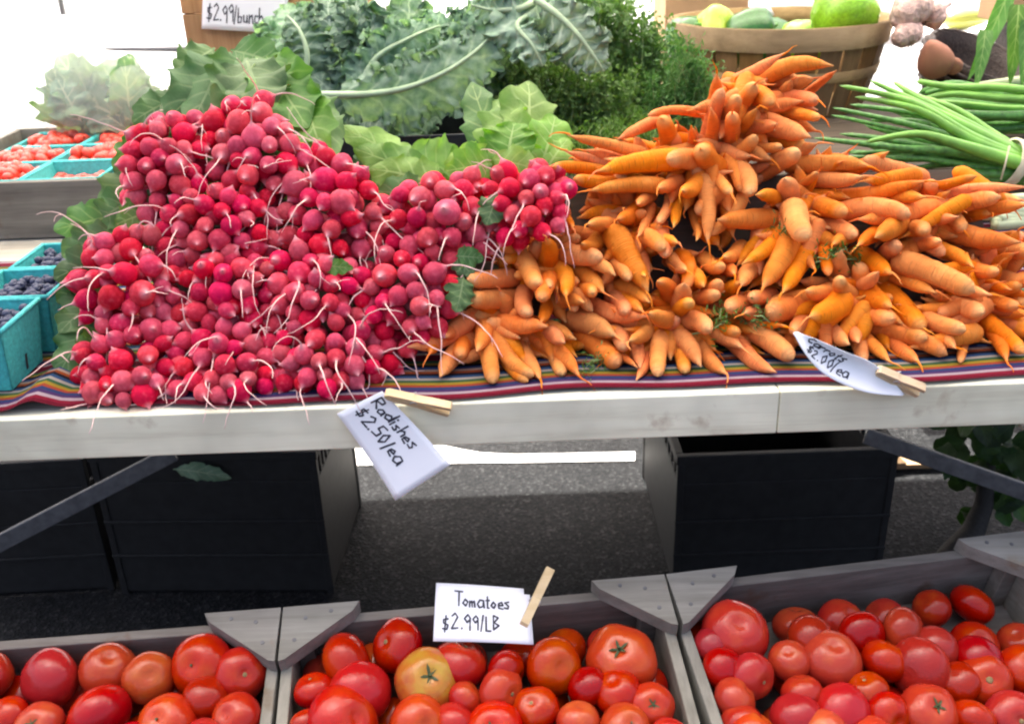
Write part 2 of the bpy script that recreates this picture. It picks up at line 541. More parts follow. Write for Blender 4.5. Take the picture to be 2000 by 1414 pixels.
MAT['kale'] = leafmat('kale_leaf', (0.14, 0.26, 0.18, 1), (0.37, 0.51, 0.39, 1), (0.60, 0.72, 0.55, 1), 0.6, 8.0, 0.35, 0.5, 60)
MAT['kaleb'] = leafmat('kale_leaf_underside', (0.20, 0.31, 0.21, 1), (0.37, 0.49, 0.37, 1), (0.66, 0.75, 0.60, 1), 0.6, 8.0, 0.15, 0.75, 40)
MAT['herb'] = leafmat('herb_leaf', (0.06, 0.145, 0.03, 1), (0.16, 0.30, 0.075, 1), (0.12, 0.24, 0.07, 1), 0.5, 2.0, 0.25, 0.3, 40)
MAT['dill'] = leafmat('dill_frond', (0.06, 0.15, 0.045, 1), (0.15, 0.29, 0.10, 1), (0.2, 0.33, 0.12, 1), 0.5, 2.0, 0.25, 0.3, 40)
MAT['lettuce'] = leafmat('pale_lettuce_leaf', (0.10, 0.22, 0.11, 1), (0.24, 0.37, 0.23, 1), (0.62, 0.70, 0.48, 1), 0.5, 6.0, 0.3, 0.6)
MAT['stem'] = simple('green_stem', (0.30, 0.42, 0.15), 0.5, 40, 0.2)
MAT['kstem'] = simple('pale_kale_stem', (0.42, 0.55, 0.34), 0.5, 40, 0.15)
MAT['scallion'] = simple('scallion_green', (0.085, 0.25, 0.045), 0.4, 18, 0.45, 0.0, 0.0, 0, 0.5, (6, 6, 6))
MAT['scallionl'] = simple('light_scallion_green', (0.17, 0.40, 0.055), 0.4, 18, 0.35)
MAT['white_on'] = simple('white_onion_base', (0.46, 0.52, 0.30), 0.45, 40, 0.15)
MAT['pepper'] = simple('lime_pepper_skin', (0.22, 0.45, 0.02), 0.22, 10, 0.25)
MAT['cuke'] = simple('green_pepper_skin', (0.025, 0.12, 0.018), 0.28, 10, 0.3)
MAT['ypep'] = simple('yellow_green_pepper_skin', (0.36, 0.50, 0.04), 0.3, 10, 0.2)
MAT['garlic'] = simple('garlic_skin', (0.62, 0.42, 0.37), 0.6, 3.0, 0.4, 0.5, 0.05)
MAT['darkw'] = simple('dark_wicker', (0.035, 0.022, 0.018), 0.6, 160, 0.5, 0.8, 0.005)
MAT['sweet'] = simple('sweet_potato_skin', (0.42, 0.17, 0.10), 0.6, 60, 0.3, 0.4, 0.003)
MAT['squash'] = simple('yellow_squash_skin', (0.26, 0.27, 0.05), 0.35, 12, 0.2)
MAT['stripes'] = mat_stripes()
MAT['film'] = mat_film()
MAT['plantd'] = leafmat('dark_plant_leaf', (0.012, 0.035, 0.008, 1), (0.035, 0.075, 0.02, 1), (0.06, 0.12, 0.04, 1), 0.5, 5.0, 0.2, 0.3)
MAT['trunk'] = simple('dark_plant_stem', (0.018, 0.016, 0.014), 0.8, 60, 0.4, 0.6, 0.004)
MAT['band'] = simple('rubber_band', (0.62, 0.58, 0.40), 0.6, 60, 0.1)

# ------------------------------------------------------------------ setting
g = mk('ground', [(-150, -150, 0), (150, -150, 0), (150, 150, 0), (-150, 150, 0)], [(0, 1, 2, 3)], MAT['asphalt'], smooth=False)
tag(g, kind='structure')
top = [(600, 874), (850, 866), (890, 875), (940, 884), (1000, 887), (1110, 885), (1240, 882)]
bot = [(600, 910), (850, 905), (890, 904), (940, 903), (1000, 903), (1110, 901), (1240, 899)]
V = [at_Z(x, y, 0.004) for x, y in top] + [at_Z(x, y, 0.004) for x, y in bot]
n = len(top)
ln = mk('road_marking', V, [(n + i, n + i + 1, i + 1, i) for i in range(n - 1)], MAT['paint'], smooth=False)
tag(ln, 'worn white line painted on the asphalt behind the table', kind='structure')

# added unseen canopy to shade the stall; the white side wall of the tent behind
can = thing('added_shade_canopy', (0, 0.9, 0), 'unseen white fabric canopy added above the stall to shade it and soften the light', 'canopy')
cx0, cx1, cy0, cy1, cz = -2.0, 2.0, 0.15, 2.05, 2.35
V, F, nx, ny = [], [], 14, 10
for j in range(ny + 1):
    for i in range(nx + 1):
        x, y = cx0 + (cx1 - cx0) * i / nx, cy0 + (cy1 - cy0) * j / ny
        e = min(i, nx - i) / (nx / 2) ; f = min(j, ny - j) / (ny / 2)
        V.append((x, y, cz + 0.45 * min(e, f) - 0.03 * math.sin(e * 3.1) * math.sin(f * 3.1)))
for j in range(ny):
    for i in range(nx):
        a = j * (nx + 1) + i
        F.append((a, a + 1, a + nx + 2, a + nx + 1))
mk('shade_fabric', V, F, MAT['canopy'], can)
for x in (cx0 + .03, cx1 - .03):
    for y in (cy0 + .03, cy1 - .03):
        MB().tube([(x, y, 0), (x, y, cz)], 0.02, 10).build('pole', MAT['metal'], can, True)
for a, b in (((cx0, cy0), (cx1, cy0)), ((cx0, cy1), (cx1, cy1)), ((cx0, cy0), (cx0, cy1)), ((cx1, cy0), (cx1, cy1))):
    MB().tube([(a[0], a[1], cz - .02), (b[0], b[1], cz - .02)], 0.015, 8).build('frame_bar', MAT['metal'], can, True)

tw = thing('tent_side_wall', (0, 3.1, 0), 'bright white canvas tent wall in the sun behind the stall', 'tent wall')
V, F, nx, nz_ = [], [], 60, 4
for j in range(nz_ + 1):
    for i in range(nx + 1):
        x = -3.2 + 6.4 * i / nx
        V.append((x, 3.1 + 0.025 * math.sin(i * 0.9) + 0.015 * math.sin(i * 2.3 + 1), 0.03 + 2.4 * j / nz_))
for j in range(nz_):
    for i in range(nx):
        a = j * (nx + 1) + i
        F.append((a, a + 1, a + nx + 2, a + nx + 1))
mk('canvas_panel', V, F, MAT['canvas'], tw)
for x in (-3.2, 0.0, 3.2):
    MB().tube([(x, 3.18, 0), (x, 3.18, 2.45)], 0.02, 10).build('pole', MAT['metal'], tw, True)
q_ = at_Y(122, 20, 3.0)
MB().tube([(q_.x, 3.0, 1.02), (q_.x, 3.0, 2.45)], 0.011, 10).build('pole', MAT['pale'], tw, True)
a, b = at_Y(205, 97, 2.95), at_Y(420, 97, 2.95)
MB().tube([a, (a + b) / 2, b], [0.006, 0.009, 0.014], 8).build('frame_bar', MAT['metal'], tw, True)
MB().tube([(b.x, 2.95, b.z), (b.x, 3.18, b.z)], 0.010, 8).build('bracket', MAT['metal'], tw, True)

# ------------------------------------------------------------------ the table
tbl = thing('market_table', (0, 0.6, 0), 'long market table with pale plank edge and folding steel legs', 'table')
TX0, TX1, TY1 = -1.35, 1.35, 1.30
xj = at_Y(1522, 770, -0.02).x
for x0, x1 in ((TX0, xj - 0.0004), (xj + 0.0004, TX1)):
    MB().aabb(x0, x1, -0.024, 0.0, TZ - 0.058, TZ, 0.002).build('edge_board', MAT['plank'], tbl)
nb = 9
for i in range(nb):
    y0 = 0.003 + (TY1 - 0.003) * i / nb
    y1 = 0.003 + (TY1 - 0.003) * (i + 1) / nb - 0.003
    MB().aabb(TX0, TX1, y0, y1, TZ - 0.022, TZ - 0.001, 0.0015).build('top_plank', MAT['top'], tbl)
MB().aabb(TX0, TX1, 0.62, 0.68, TZ - 0.075, TZ - 0.024).build('cross_rail', MAT['riser'], tbl)
for x in (-1.15, 1.15):
    for y in (0.12, 1.15):
        MB().tube([(x, y, 0), (x, y, TZ - 0.024)], 0.016, 10).build('leg', MAT['metal'], tbl, True)
    MB().tube([(x, 0.12, 0.25), (x, 1.15, 0.25)], 0.012, 8).build('leg_brace', MAT['metal'], tbl, True)
def flat_bar(a, b, w_, t):
    a, b = Vector(a), Vector(b)
    d = (b - a)
    z = Vector((0, -1, 0))
    up = d.cross(z).normalized()
    z = d.cross(up).normalized()
    return MB().box((a + b) / 2, d / 2, up * w_ / 2, z * t / 2, 0.002)
flat_bar(at_Y(-120, 1122, 0.30), at_Y(340, 884, 0.45), 0.030, 0.012).build('folding_brace', MAT['metal'], tbl)
flat_bar(at_Y(1690, 850, 0.45), at_Y(2120, 1002, 0.30), 0.030, 0.012).build('folding_brace', MAT['metal'], tbl)

# striped cloth
cl_rng = random.Random(3)
V, F, UV, nx, ny = [], [], [], 150, 60
for j in range(ny + 1):
    for i in range(nx + 1):
        x = -1.0 + 2.0 * i / nx
        s = j / ny
        y = -0.013 + 0.006 * math.sin(x * 9) + 0.004 * math.sin(x * 23) + s * 0.60
        z = TZ + 0.004 + 0.0015 * (noise.noise((x * 8, y * 8, 0)) + 1)
        hx = at_Z(95, 775, TZ).x
        h = math.exp(-((x - hx) / 0.022) ** 2) * math.exp(-((y - 0.05) / 0.09) ** 2)
        z += 0.020 * h
        h2 = math.exp(-((x - hx - 0.03 - y) / 0.03) ** 2) * math.exp(-((y - 0.10) / 0.08) ** 2)
        z += 0.010 * h2
        V.append((x, y, z)); UV.append((i / nx, s * 0.6 / 0.6))
for j in range(ny):
    for i in range(nx):
        a = j * (nx + 1) + i
        F.append((a, a + 1, a + nx + 2, a + nx + 1))
tag(mk('striped_cloth', V, F, MAT['stripes'], None, True, UV), 'multicoloured striped woven cloth under the radishes and carrots', 'cloth')

# riser at the back of the table
rs = thing('wooden_riser', (0.45, 1.1, TZ), 'low dark wooden riser at the back of the table', 'riser')
MB().aabb(-0.42, 1.2, 0.60, 0.62, TZ + 0.001, TZ + 0.088).build('front_board', MAT['riser'], rs)
for i in range(5):
    y0 = 0.60 + i * 0.138
    MB().aabb(-0.42, 1.2, y0, y0 + 0.132, TZ + 0.09, TZ + 0.105, 0.002).build('slat', MAT['riser'], rs)
for x in (-0.41, 0.4, 1.17):
    MB().aabb(x, x + 0.02, 0.63, 1.27, TZ + 0.001, TZ + 0.088).build('support', MAT['riser'], rs)

# ------------------------------------------------------------------ signs
FONT = {
 'R': (.62, [[(0,0),(0,1),(.5,.9),(.5,.6),(0,.5),(.55,0)]]),
 'a': (.62, [[(.5,.5),(.2,.55),(0,.25),(.15,0),(.45,.1),(.5,.5),(.55,0)]]),
 'd': (.65, [[(.5,.3),(.3,.5),(0,.3),(.15,0),(.45,.1),(.55,1),(.55,0)]]),
 'i': (.28, [[(.1,.5),(.1,0)],[(.1,.72),(.13,.80)]]),
 's': (.50, [[(.4,.5),(.05,.42),(.35,.2),(.3,0),(0,.05)]]),
 'h': (.52, [[(0,1),(0,0)],[(0,.3),(.25,.5),(.4,.35),(.4,0)]]),
 'e': (.52, [[(0,.28),(.4,.3),(.3,.52),(.05,.4),(.05,.1),(.4,.05)]]),
 '$': (.68, [[(.5,.85),(.1,.8),(.1,.55),(.5,.4),(.4,.1),(0,.15)],[(.30,1.08),(.22,-.1)]]),
 '2': (.64, [[(0,.8),(.25,1),(.45,.75),(0,0),(.5,.05)]]),
 '.': (.22, [[(.02,0),(.05,.08)]]),
 '5': (.58, [[(.45,1),(.08,.95),(.05,.55),(.4,.5),(.4,.1),(0,.02)]]),
 '0': (.58, [[(.25,1),(.02,.6),(.2,0),(.45,.4),(.25,1)]]),
 '/': (.36, [[(0,-.15),(.2,1.05)]]),
 'T': (.58, [[(-.1,1),(.55,.97)],[(.25,1),(.25,0)]]),
 'o': (.52, [[(.2,.5),(0,.2),(.25,0),(.42,.3),(.2,.5)]]),
 'm': (.64, [[(0,.5),(0,0)],[(0,.3),(.2,.5),(.25,0)],[(.25,.35),(.45,.5),(.5,0)]]),
 't': (.42, [[(.15,.85),(.15,0),(.3,0)],[(0,.55),(.32,.58)]]),
 '9': (.58, [[(.42,.7),(.2,.5),(0,.75),(.25,1),(.42,.8),(.42,0)]]),
 'L': (.55, [[(0,1),(0,0),(.4,0)]]),
 'B': (.55, [[(0,0),(0,1),(.4,.85),(.05,.5),(.45,.3),(0,0)]]),
 'K': (.62, [[(0,1),(0,0)],[(.45,1),(0,.45),(.5,0)]]),
 'l': (.24, [[(.05,1),(.05,0)]]),
 'b': (.52, [[(0,1),(0,0),(.35,.05),(.4,.4),(0,.4)]]),
 'u': (.55, [[(0,.5),(.05,.05),(.35,.05),(.4,.5),(.42,0)]]),
 'n': (.50, [[(0,.5),(0,0)],[(0,.3),(.25,.5),(.38,0)]]),
 'c': (.50, [[(.38,.45),(.1,.5),(0,.2),(.15,0),(.38,.05)]]),
 'C': (.62, [[(.5,.85),(.2,1),(0,.5),(.2,0),(.5,.1)]]),
 'r': (.44, [[(0,.5),(0,0)],[(0,.3),(.15,.48),(.32,.45)]]),
}
def sign(name, fmap, lines, label, cat='sign', nu=16, nv=10, cut=None, stroke=0.0011, seed=1, parent_loc=None):
    """fmap(u,v) -> world point; lines: (text, u0, v0, height_v, aspect)"""
    rng = random.Random(seed)
    o = thing(name, parent_loc or fmap(.5, .0), label, cat)
    V, F, UV = [], [], []
    for j in range(nv + 1):
        for i in range(nu + 1):
            V.append(fmap(i / nu, j / nv)); UV.append((i / nu, j / nv))
    for j in range(nv):
        for i in range(nu):
            a = j * (nu + 1) + i
            if cut and cut((i + .5) / nu, (j + .5) / nv): continue
            F.append((a, a + 1, a + nu + 2, a + nu + 1))
    c = mk('card', V, F, MAT['card'], o, True, UV)
    sm = c.modifiers.new('thick', 'SOLIDIFY')
    sm.thickness = 0.0006
    sm.offset = 0
    def nrm(u, v):
        e = 0.01
        a = fmap(min(u + e, 1), v) - fmap(max(u - e, 0), v)
        b = fmap(u, min(v + e, 1)) - fmap(u, max(v - e, 0))
        k = a.cross(b)
        k = k.normalized() if k.length > 1e-12 else Vector((0, -1, 0))
        if k.dot(CAM - fmap(u, v)) < 0: k = -k
        return k
    mb = MB()
    for text, u0, v0, hv, asp in lines:
        x = 0.0
        for ch in text:
            if ch == ' ':
                x += 0.4; continue
            adv, strokes = FONT[ch]
            jx, jy, js = rng.uniform(-.04, .04), rng.uniform(-.08, .08), rng.uniform(.9, 1.12)
            for st in strokes:
                # densify
                pts = []
                for (xa, ya), (xb, yb) in zip(st, st[1:]):
                    for k in range(3):
                        t = k / 3
                        pts.append((xa + (xb - xa) * t, ya + (yb - ya) * t))
                pts.append(st[-1])
                W = []
                for (xa, ya) in pts:
                    u = u0 + (x + jx + xa * js) * hv * asp
                    v = v0 + (jy + ya * js) * hv
                    u, v = max(0.01, min(.99, u)), max(0.01, min(.99, v))
                    W.append((fmap(u, v) + nrm(u, v) * 0.0008, nrm(u, v)))
                for (p, n1), (q, n2) in zip(W, W[1:]):
                    d = q - p
                    if d.length < 1e-6: continue
                    sd = d.cross(n1).normalized() * stroke * rng.uniform(.8, 1.15)
                    ex = d.normalized() * stroke * 0.5
                    mb.add([p - ex - sd, q + ex - sd, q + ex + sd, p - ex + sd], [(0, 1, 2, 3)])
            x += adv + 0.05
    mb.build('lettering', MAT['ink'], o)
    return o
def bil(A, B, C, D):
    """A=u0v0 B=u1v0 C=u1v1 D=u0v1"""
    return lambda u, v: A * (1 - u) * (1 - v) + B * u * (1 - v) + C * u * v + D * (1 - u) * v
def bowed(f, amt):
    n0 = (f(1, .5) - f(0, .5)).cross(f(.5, 1) - f(.5, 0)).normalized()
    return lambda u, v: f(u, v) + n0 * (amt * 4 * u * (1 - u) + 0.4 * amt * math.sin(3 * v + 2 * u))
def clothespin(label, a, b, facing, w_=0.0105):
    """two wooden prongs from a (grip) to b (jaws), with a coil spring"""
    a, b = Vector(a), Vector(b)
    o = thing('clothespin', b, label, 'clothespin', 'clothespins holding the price cards')
    d = (b - a); Lp = d.length; t = d / Lp
    n0 = Vector(facing); n0 = (n0 - t * n0.dot(t)).normalized()
    sd = t.cross(n0)
    for s in (-1, 1):
        # side profile, tapering to the jaws and splayed at the grip
        prof = [(0.0, 0.0065), (0.02, 0.0095), (0.3, 0.0080), (0.52, 0.0058), (0.60, 0.0066), (0.95, 0.0050), (1.0, 0.0018)]
        low = [(1.0, 0.0008), (0.55, 0.0008), (0.0, 0.0042)]
        poly = [a + t * Lp * x + n0 * s * y - sd * w_ / 2 for x, y in prof + low]
        MB().prism(poly, sd * w_).build('prong', MAT['pin'], o)
    pts = []
    c = a + t * Lp * 0.56
    for k in range(26):
        q = k / 25
        an = q * 2 * math.pi * 3
        pts.append(c + sd * (q - .5) * w_ * 1.3 + (t * math.cos(an) + n0 * math.sin(an)) * 0.0042)
    pts.append(pts[-1] + n0 * 0.008 - t * .004)
    MB().tube(pts, 0.0007, 5).build('spring', MAT['wire'], o, True)
    return o

# ------------------------------------------------------------------ tomato crates
TILT = RAD(14)
def crate_frame(origin, yaw):
    ex = Vector((math.cos(yaw), math.sin(yaw), 0))
    bk = Vector((-math.sin(yaw), math.cos(yaw), 0))
    ed = -(bk * math.cos(TILT) + Vector((0, 0, 1)) * math.sin(TILT))   # towards the customer, down
    en = ex.cross(-ed)
    return Vector(origin), ex, ed, en.normalized()
WALL, CH, CD = 0.014, 0.115, 0.36
def make_crate(fr, width, label, blocks):
    o, ex, ed, en = fr
    P = lambda x, d, h: o + ex * x + ed * d + en * h
    r = thing('tomato_crate', P(width / 2, CD, -CH), label, 'crate', 'tilted tomato crates')
    def bx(name, x0, x1, d0, d1, h0, h1, mat):
        MB().box(P((x0 + x1) / 2, (d0 + d1) / 2, (h0 + h1) / 2), ex * (x1 - x0) / 2, ed * (d1 - d0) / 2, en * (h1 - h0) / 2, 0.0015).build(name, mat, r)
    bx('back_board', WALL, width - WALL, 0, WALL, -CH, -0.022, MAT['greyx'])
    bx('front_board', WALL, width - WALL, CD - WALL, CD, -CH, -0.03, MAT['greyx'])
    bx('side_board', 0, WALL, -0.001, CD + 0.001, -CH, -0.0225, MAT['greyy'])
    bx('side_board', width - WALL, width, -0.001, CD + 0.001, -CH, -0.0225, MAT['greyy'])
    for i in range(4):
        d0 = 0.002 + i * (CD - .004) / 4
        bx('bottom_slat', 0.002, width - 0.002, d0, d0 + CD / 4 - 0.008, -CH - 0.009, -CH - 0.0005, MAT['greyx'])
    for s in (0, 1):
        if not blocks[s]: continue
        a = 0.098
        if s == 0: tri = [P(0, -.002, 0), P(a, -.002, 0), P(a * .92, .012, 0), P(0.008, a * .78, 0), P(0, a * .8, 0)]
        else: tri = [P(width, -.002, 0), P(width, a * .8, 0), P(width - .008, a * .78, 0), P(width - a * .92, .012, 0), P(width - a, -.002, 0)]
        MB().prism([p - en * 0.022 for p in tri], en * 0.022).build('corner_block', MAT['block'], r)
        for (xx, dd_) in ((.030, .018), (.062, .010), (.018, .050)):
            q_ = P(xx if s == 0 else width - xx, dd_, 0.0)
            MB().tube([q_ - en * .003, q_ + en * .0008], .0028, 8).build('nail', MAT['metal'], r)
        # post under the block
        x0, x1 = (WALL, WALL + .022) if s == 0 else (width - WALL - .022, width - WALL)
        bx('corner_post', x0, x1, WALL, WALL + 0.022, -CH, -0.0225, MAT['greyx'])
    return r
d0 = 1.26
o_mid = at_d(553, 1188, d0)
fm = crate_frame(o_mid, RAD(4.5))
def local(fr, px, py):
    o, ex, ed, en = fr
    p = on_plane(px, py, o, en) - o
    return p.dot(ex), p.dot(ed)
w_mid = local(fm, 1308, 1160)[0]
make_crate(fm, w_mid, 'grey wooden crate of tomatoes in the middle, behind the Tomatoes card', (1, 1))
fl = crate_frame(o_mid, RAD(3.5))
w_l = 0.50
fl = crate_frame(o_mid - fl[1] * (w_l + 0.003), RAD(3.5))
make_crate(fl, w_l, 'grey wooden crate of tomatoes at the left edge of the picture', (1, 1))
o_r = o_mid + fm[1] * (w_mid + 0.003)
fr_ = crate_frame(o_r, RAD(7.5))
w_r = local(fr_, 2035, 1085)[0]
make_crate(fr_, max(w_r, 0.45), 'grey wooden crate of tomatoes at the right with one big tomato', (1, 1))
# bench under the crates
zb = (o_mid + fm[2] * CD - fm[3] * CH).z
bn = thing('display_bench', (0, -0.25, 0), 'low sloping wooden bench under the tomato crates', 'bench')
ob, exb, edb, enb = crate_frame(o_mid, RAD(4.5))
for i in range(3):
    c = ob + exb * (w_mid / 2) + edb * (0.06 + i * 0.12) - enb * (CH + 0.024)
    MB().box(c, exb * 0.95, edb * 0.05, enb * 0.010, 0.002).build('slat', MAT['riser'], bn)
for x in (-0.55, 1.05):
    for d, in ((0.05,), (0.31,)):
        p = ob + exb * x + edb * d - enb * (CH + 0.034)
        MB().aabb(p.x - .02, p.x + .02, p.y - .02, p.y + .02, 0, p.z).build('leg', MAT['riser'], bn)

# ---- tomatoes: (px, py, r px, kind, stem)  kind r red, c crimson, o orange, y yellow
TOM = {
 'left': (fl, [(-18,1312,46,'o',0),(95,1322,60,'r',0),(212,1295,54,'r',0),(290,1320,51,'o',2),(397,1287,62,'r',1),(484,1312,49,'c',0),(194,1392,63,'r',0),(75,1418,50,'o',1),(14,1398,42,'r',0),
   (402,1358,47,'r',0),(325,1412,60,'o',1),(474,1400,52,'r',0),(262,1455,50,'r',0),(410,1445,52,'r',0),(130,1475,52,'r',0),(30,1480,50,'r',0),(510,1470,44,'c',0),(-70,1370,50,'r',0)]),
 'middle': (fm, [(676,1288,58,'r',0),(776,1249,54,'r',0),(704,1347,62,'o',0),(836,1327,67,'y',3),(898,1292,51,'c',0),(668,1408,74,'r',0),(818,1412,58,'r',0),(908,1362,36,'o',0),(888,1408,42,'o',0),
   (1081,1297,56,'o',2),(1214,1283,70,'o',1),(988,1308,40,'c',0),(979,1347,48,'r',0),(1046,1382,47,'o',0),(965,1425,60,'r',1),(1148,1338,37,'c',0),(1207,1350,49,'r',0),(1272,1376,47,'r',1),(1130,1406,44,'o',0),
   (1222,1424,54,'r',1),(612,1345,36,'c',0),(600,1420,40,'r',0),(1060,1470,52,'r',0),(1320,1440,42,'r',0),(760,1480,56,'r',0),(1150,1480,50,'r',0)]),
 'right': (fr_, [(1436,1232,66,'r',0),(1356,1262,32,'c',0),(1388,1307,40,'c',0),(1469,1318,44,'c',0),(1408,1366,40,'c',0),(1426,1412,42,'r',0),(1585,1242,42,'c',0),(1543,1288,38,'c',0),(1623,1284,60,'r',0),
   (1568,1352,38,'c',0),(1556,1396,46,'c',0),(1648,1388,58,'o',0),(1610,1440,56,'o',0),(1470,1432,52,'o',0),(1684,1236,42,'c',0),(1766,1230,44,'c',0),(1828,1262,44,'r',0),(1729,1288,42,'c',0),(1797,1302,61,'r',0),
   (1914,1285,44,'c',0),(1926,1326,52,'r',2),(2000,1305,46,'c',0),(1694,1346,38,'c',0),(1816,1390,60,'r',1),(1734,1394,42,'c',0),(1900,1404,46,'r',0),(1980,1400,56,'r',0),(1872,1330,40,'c',0),(1700,1440,50,'r',0),(1880,1470,50,'r',0)]),
}
def tomato_mesh(seed, ribs, flat):
    rng = random.Random(seed)
    ph = [rng.uniform(0, 6.28) for _ in range(4)]
    prof = []
    n = 18
    for i in range(n + 1):
        a = math.pi * i / n - math.pi / 2
        r = math.cos(a)
        z = math.sin(a) * flat
        if a > 0:                       # sunken shoulder round the stem
            z -= 0.16 * math.exp(-(r / 0.24) ** 2)
        else:
            z += 0.05 * math.exp(-(r / 0.2) ** 2)
        prof.append((0 if i in (0, n) else r, z))
    def rm(a, t):
        k = ribs * (0.25 + 0.75 * t)
        return 1 + k * 0.5 * math.sin(5 * a + ph[0]) + k * 0.35 * math.sin(3 * a + ph[1]) + 0.02 * math.sin(2 * a + ph[2])
    return lathe(prof, 28, rm)
TM = [mesh('tomato', *tomato_mesh(s, r, f), MAT['tomato']) for s, r, f in ((1, .03, .86), (2, .05, .80), (3, .02, .90), (4, .08, .78), (5, .04, .83))]
TMO = [mesh('tomato', *tomato_mesh(s, r, f), MAT['tomatoo']) for s, r, f in ((11, .04, .86), (12, .07, .80), (13, .10, .76))]
TMY = mesh('yellow_tomato', *tomato_mesh(9, .07, .80), MAT['tomatoy'])
def calyx_mesh(seed, stem):
    rng = random.Random(seed)
    mb = MB()
    for k in range(5):
        a = 2 * math.pi * k / 5 + rng.uniform(-.2, .2)
        l = rng.uniform(.28, .42)
        d = Vector((math.cos(a), math.sin(a), 0)); s = Vector((-d.y, d.x, 0))
        z = 0.02
        mb.add([d * .03 - s * .045 + Vector((0, 0, z)), d * .03 + s * .045 + Vector((0, 0, z)), d * l * .6 + s * .05 + Vector((0, 0, z + .07)), d * l + Vector((0, 0, z + rng.uniform(.02, .16))), d * l * .6 - s * .05 + Vector((0, 0, z + .07))], [(0, 1, 2, 3, 4)])
    mb.tube([(0, 0, -.02), (0.01, 0, .08), (.03, .01, .08 + stem)], [.055, .045, .05], 7)
    return mesh('calyx', mb.V, mb.F, MAT['calyx'], False)
CAL = [calyx_mesh(1, .12), calyx_mesh(2, .05)]
sv_, sf_ = lathe([(0, .015), (.10, .02), (.13, 0.0), (.10, -.03), (0, -.04)], 12)
SCARM = mesh('stem_scar', sv_, sf_, MAT['scar'])
ORD = ['first', 'second', 'third', 'fourth', 'fifth', 'sixth', 'seventh', 'eighth', 'ninth', 'tenth', 'eleventh', 'twelfth', 'thirteenth', 'fourteenth', 'fifteenth']
CW = {'r': 'red', 'c': 'dark red', 'o': 'orange-red', 'y': 'yellow-shouldered'}
rng = random.Random(11)
for cname, (fr, lst) in TOM.items():
    o, ex, ed, en = fr
    rows = {}
    for t in lst:
        row = 'back' if t[1] < 1300 else ('middle' if t[1] < 1372 else 'front')
        rows.setdefault(row, []).append(t)
    for row, ts in rows.items():
        ts.sort()
        for i, (px, py, rp, kd, stm) in enumerate(ts):
            p = on_plane(px, py, o - en * 0.030, en)
            # keep it inside the crate walls
            d = (p - CAM).dot(FWD)
            R = rp / FPX * d
            x, dd = (p - o).dot(ex), (p - o).dot(ed)
            W = w_mid if cname == 'middle' else (w_l if cname == 'left' else max(w_r, .45))
            if kd == 'c': R *= 1.1
            x2 = min(max(x, WALL + R * .98), W - WALL - R * .98)
            d2 = max(dd, WALL + R * .98)
            p = p + ex * (x2 - x) + ed * (d2 - dd)
            up = (CAM - p).normalized()
            if stm == 1: ax = (en + rv(rng, .25) - ed * -0.25)
            elif stm == 2: ax = (up + ex * rng.uniform(.1, .35) + rv(rng, .15))
            elif stm == 3: ax = (up * .8 + en * .55 + ex * .12)
            else: ax = (en * rng.choice((1, .6, -1)) + rv(rng, .9))
            if cname == 'left' and stm == 1 and px < 420 and py < 1300: ax = up + ex * -.45 + en * .1
            m = frame(p - en * R * 0.1, ax, rv(rng)) @ sc(R)
            if kd == 'y': me = TMY
            elif kd == 'o': me = TMO[2 if rp > 64 else rng.randrange(2)]
            else: me = TM[rng.randrange(3 if kd == 'c' else 5)]
            lb = '%s tomato, %s from left in the %s row of the %s crate' % (CW[kd], ORD[i], row, cname)
            to = mko('tomato', me, m)
            tag(to, lb, 'tomato', 'tomatoes in the crates')
            if stm in (1, 3):
                mko('calyx', CAL[0 if stm == 1 else 1], m @ Matrix.Translation((0, 0, .64)) @ sc(.8 if stm == 1 else .9), to)
            else:
                mko('stem_scar', SCARM, m @ Matrix.Translation((0, 0, .66)) @ sc(1.0 if stm == 2 else .7), to)

for cname, (fr, lst) in TOM.items():
    o, ex, ed, en = fr
    W = {'middle': w_mid, 'left': w_l, 'right': max(w_r, .45)}[cname]
    for a in range(7):
        for b in range(4):
            R = rng.uniform(.027, .033)
            x = .045 + (W - .09) * (a + (.5 if b % 2 else 0)) / 6.5
            if x > W - .04: continue
            p = o + ex * (x + rng.uniform(-.006, .006)) + ed * (.052 + b * .068 + rng.uniform(-.006, .006)) - en * (CH - R - .004)
            if to_px(p)[1] > 1500: continue
            to = mko('tomato', TM[rng.randrange(3)], frame(p, en + rv(rng, .9), rv(rng)) @ sc(R))
            tag(to, 'dark red tomato in the bottom layer of the %s crate' % cname, 'tomato', 'bottom layer of the %s tomato crate' % cname)

# Tomatoes card with clothespin
A, B, C, D = at_d(846, 1252, 1.225), at_d(1042, 1259, 1.225), at_d(1034, 1150, 1.258), at_d(852, 1138, 1.258)
fT = bowed(bil(A, B, C, D), 0.004)
sign('price_card', fT, [('Tomatoes', .22, .60, .24, .50), ('$2.99/LB', .09, .20, .26, .50)], 'white card reading Tomatoes $2.99/LB clipped at the middle crate', cut=lambda u, v: u + v * 0.7 > 1.62)
clothespin('wooden clothespin clipped to the Tomatoes card', at_d(1075, 1110, 1.222), at_d(1022, 1222, 1.20), CAM - A)

# Radishes card
A, B, C, D = at_Y(658, 808, -0.030), at_Y(772, 978, -0.060), at_Y(880, 906, -0.055), at_Y(746, 764, -0.028)
fR = bowed(bil(A, B, C, D), -0.004)
sign('price_card', fR, [('Radishes', .06, .66, .22, .60), ('$2.50/ea', .07, .30, .24, .60)], 'white card reading Radishes $2.50/ea hanging askew from the table edge')
clothespin('wooden clothespin on the table edge beside the Radishes card', at_Y(880, 800, -0.034), at_Y(752, 768, -0.034), Vector((0, -.5, 1)))

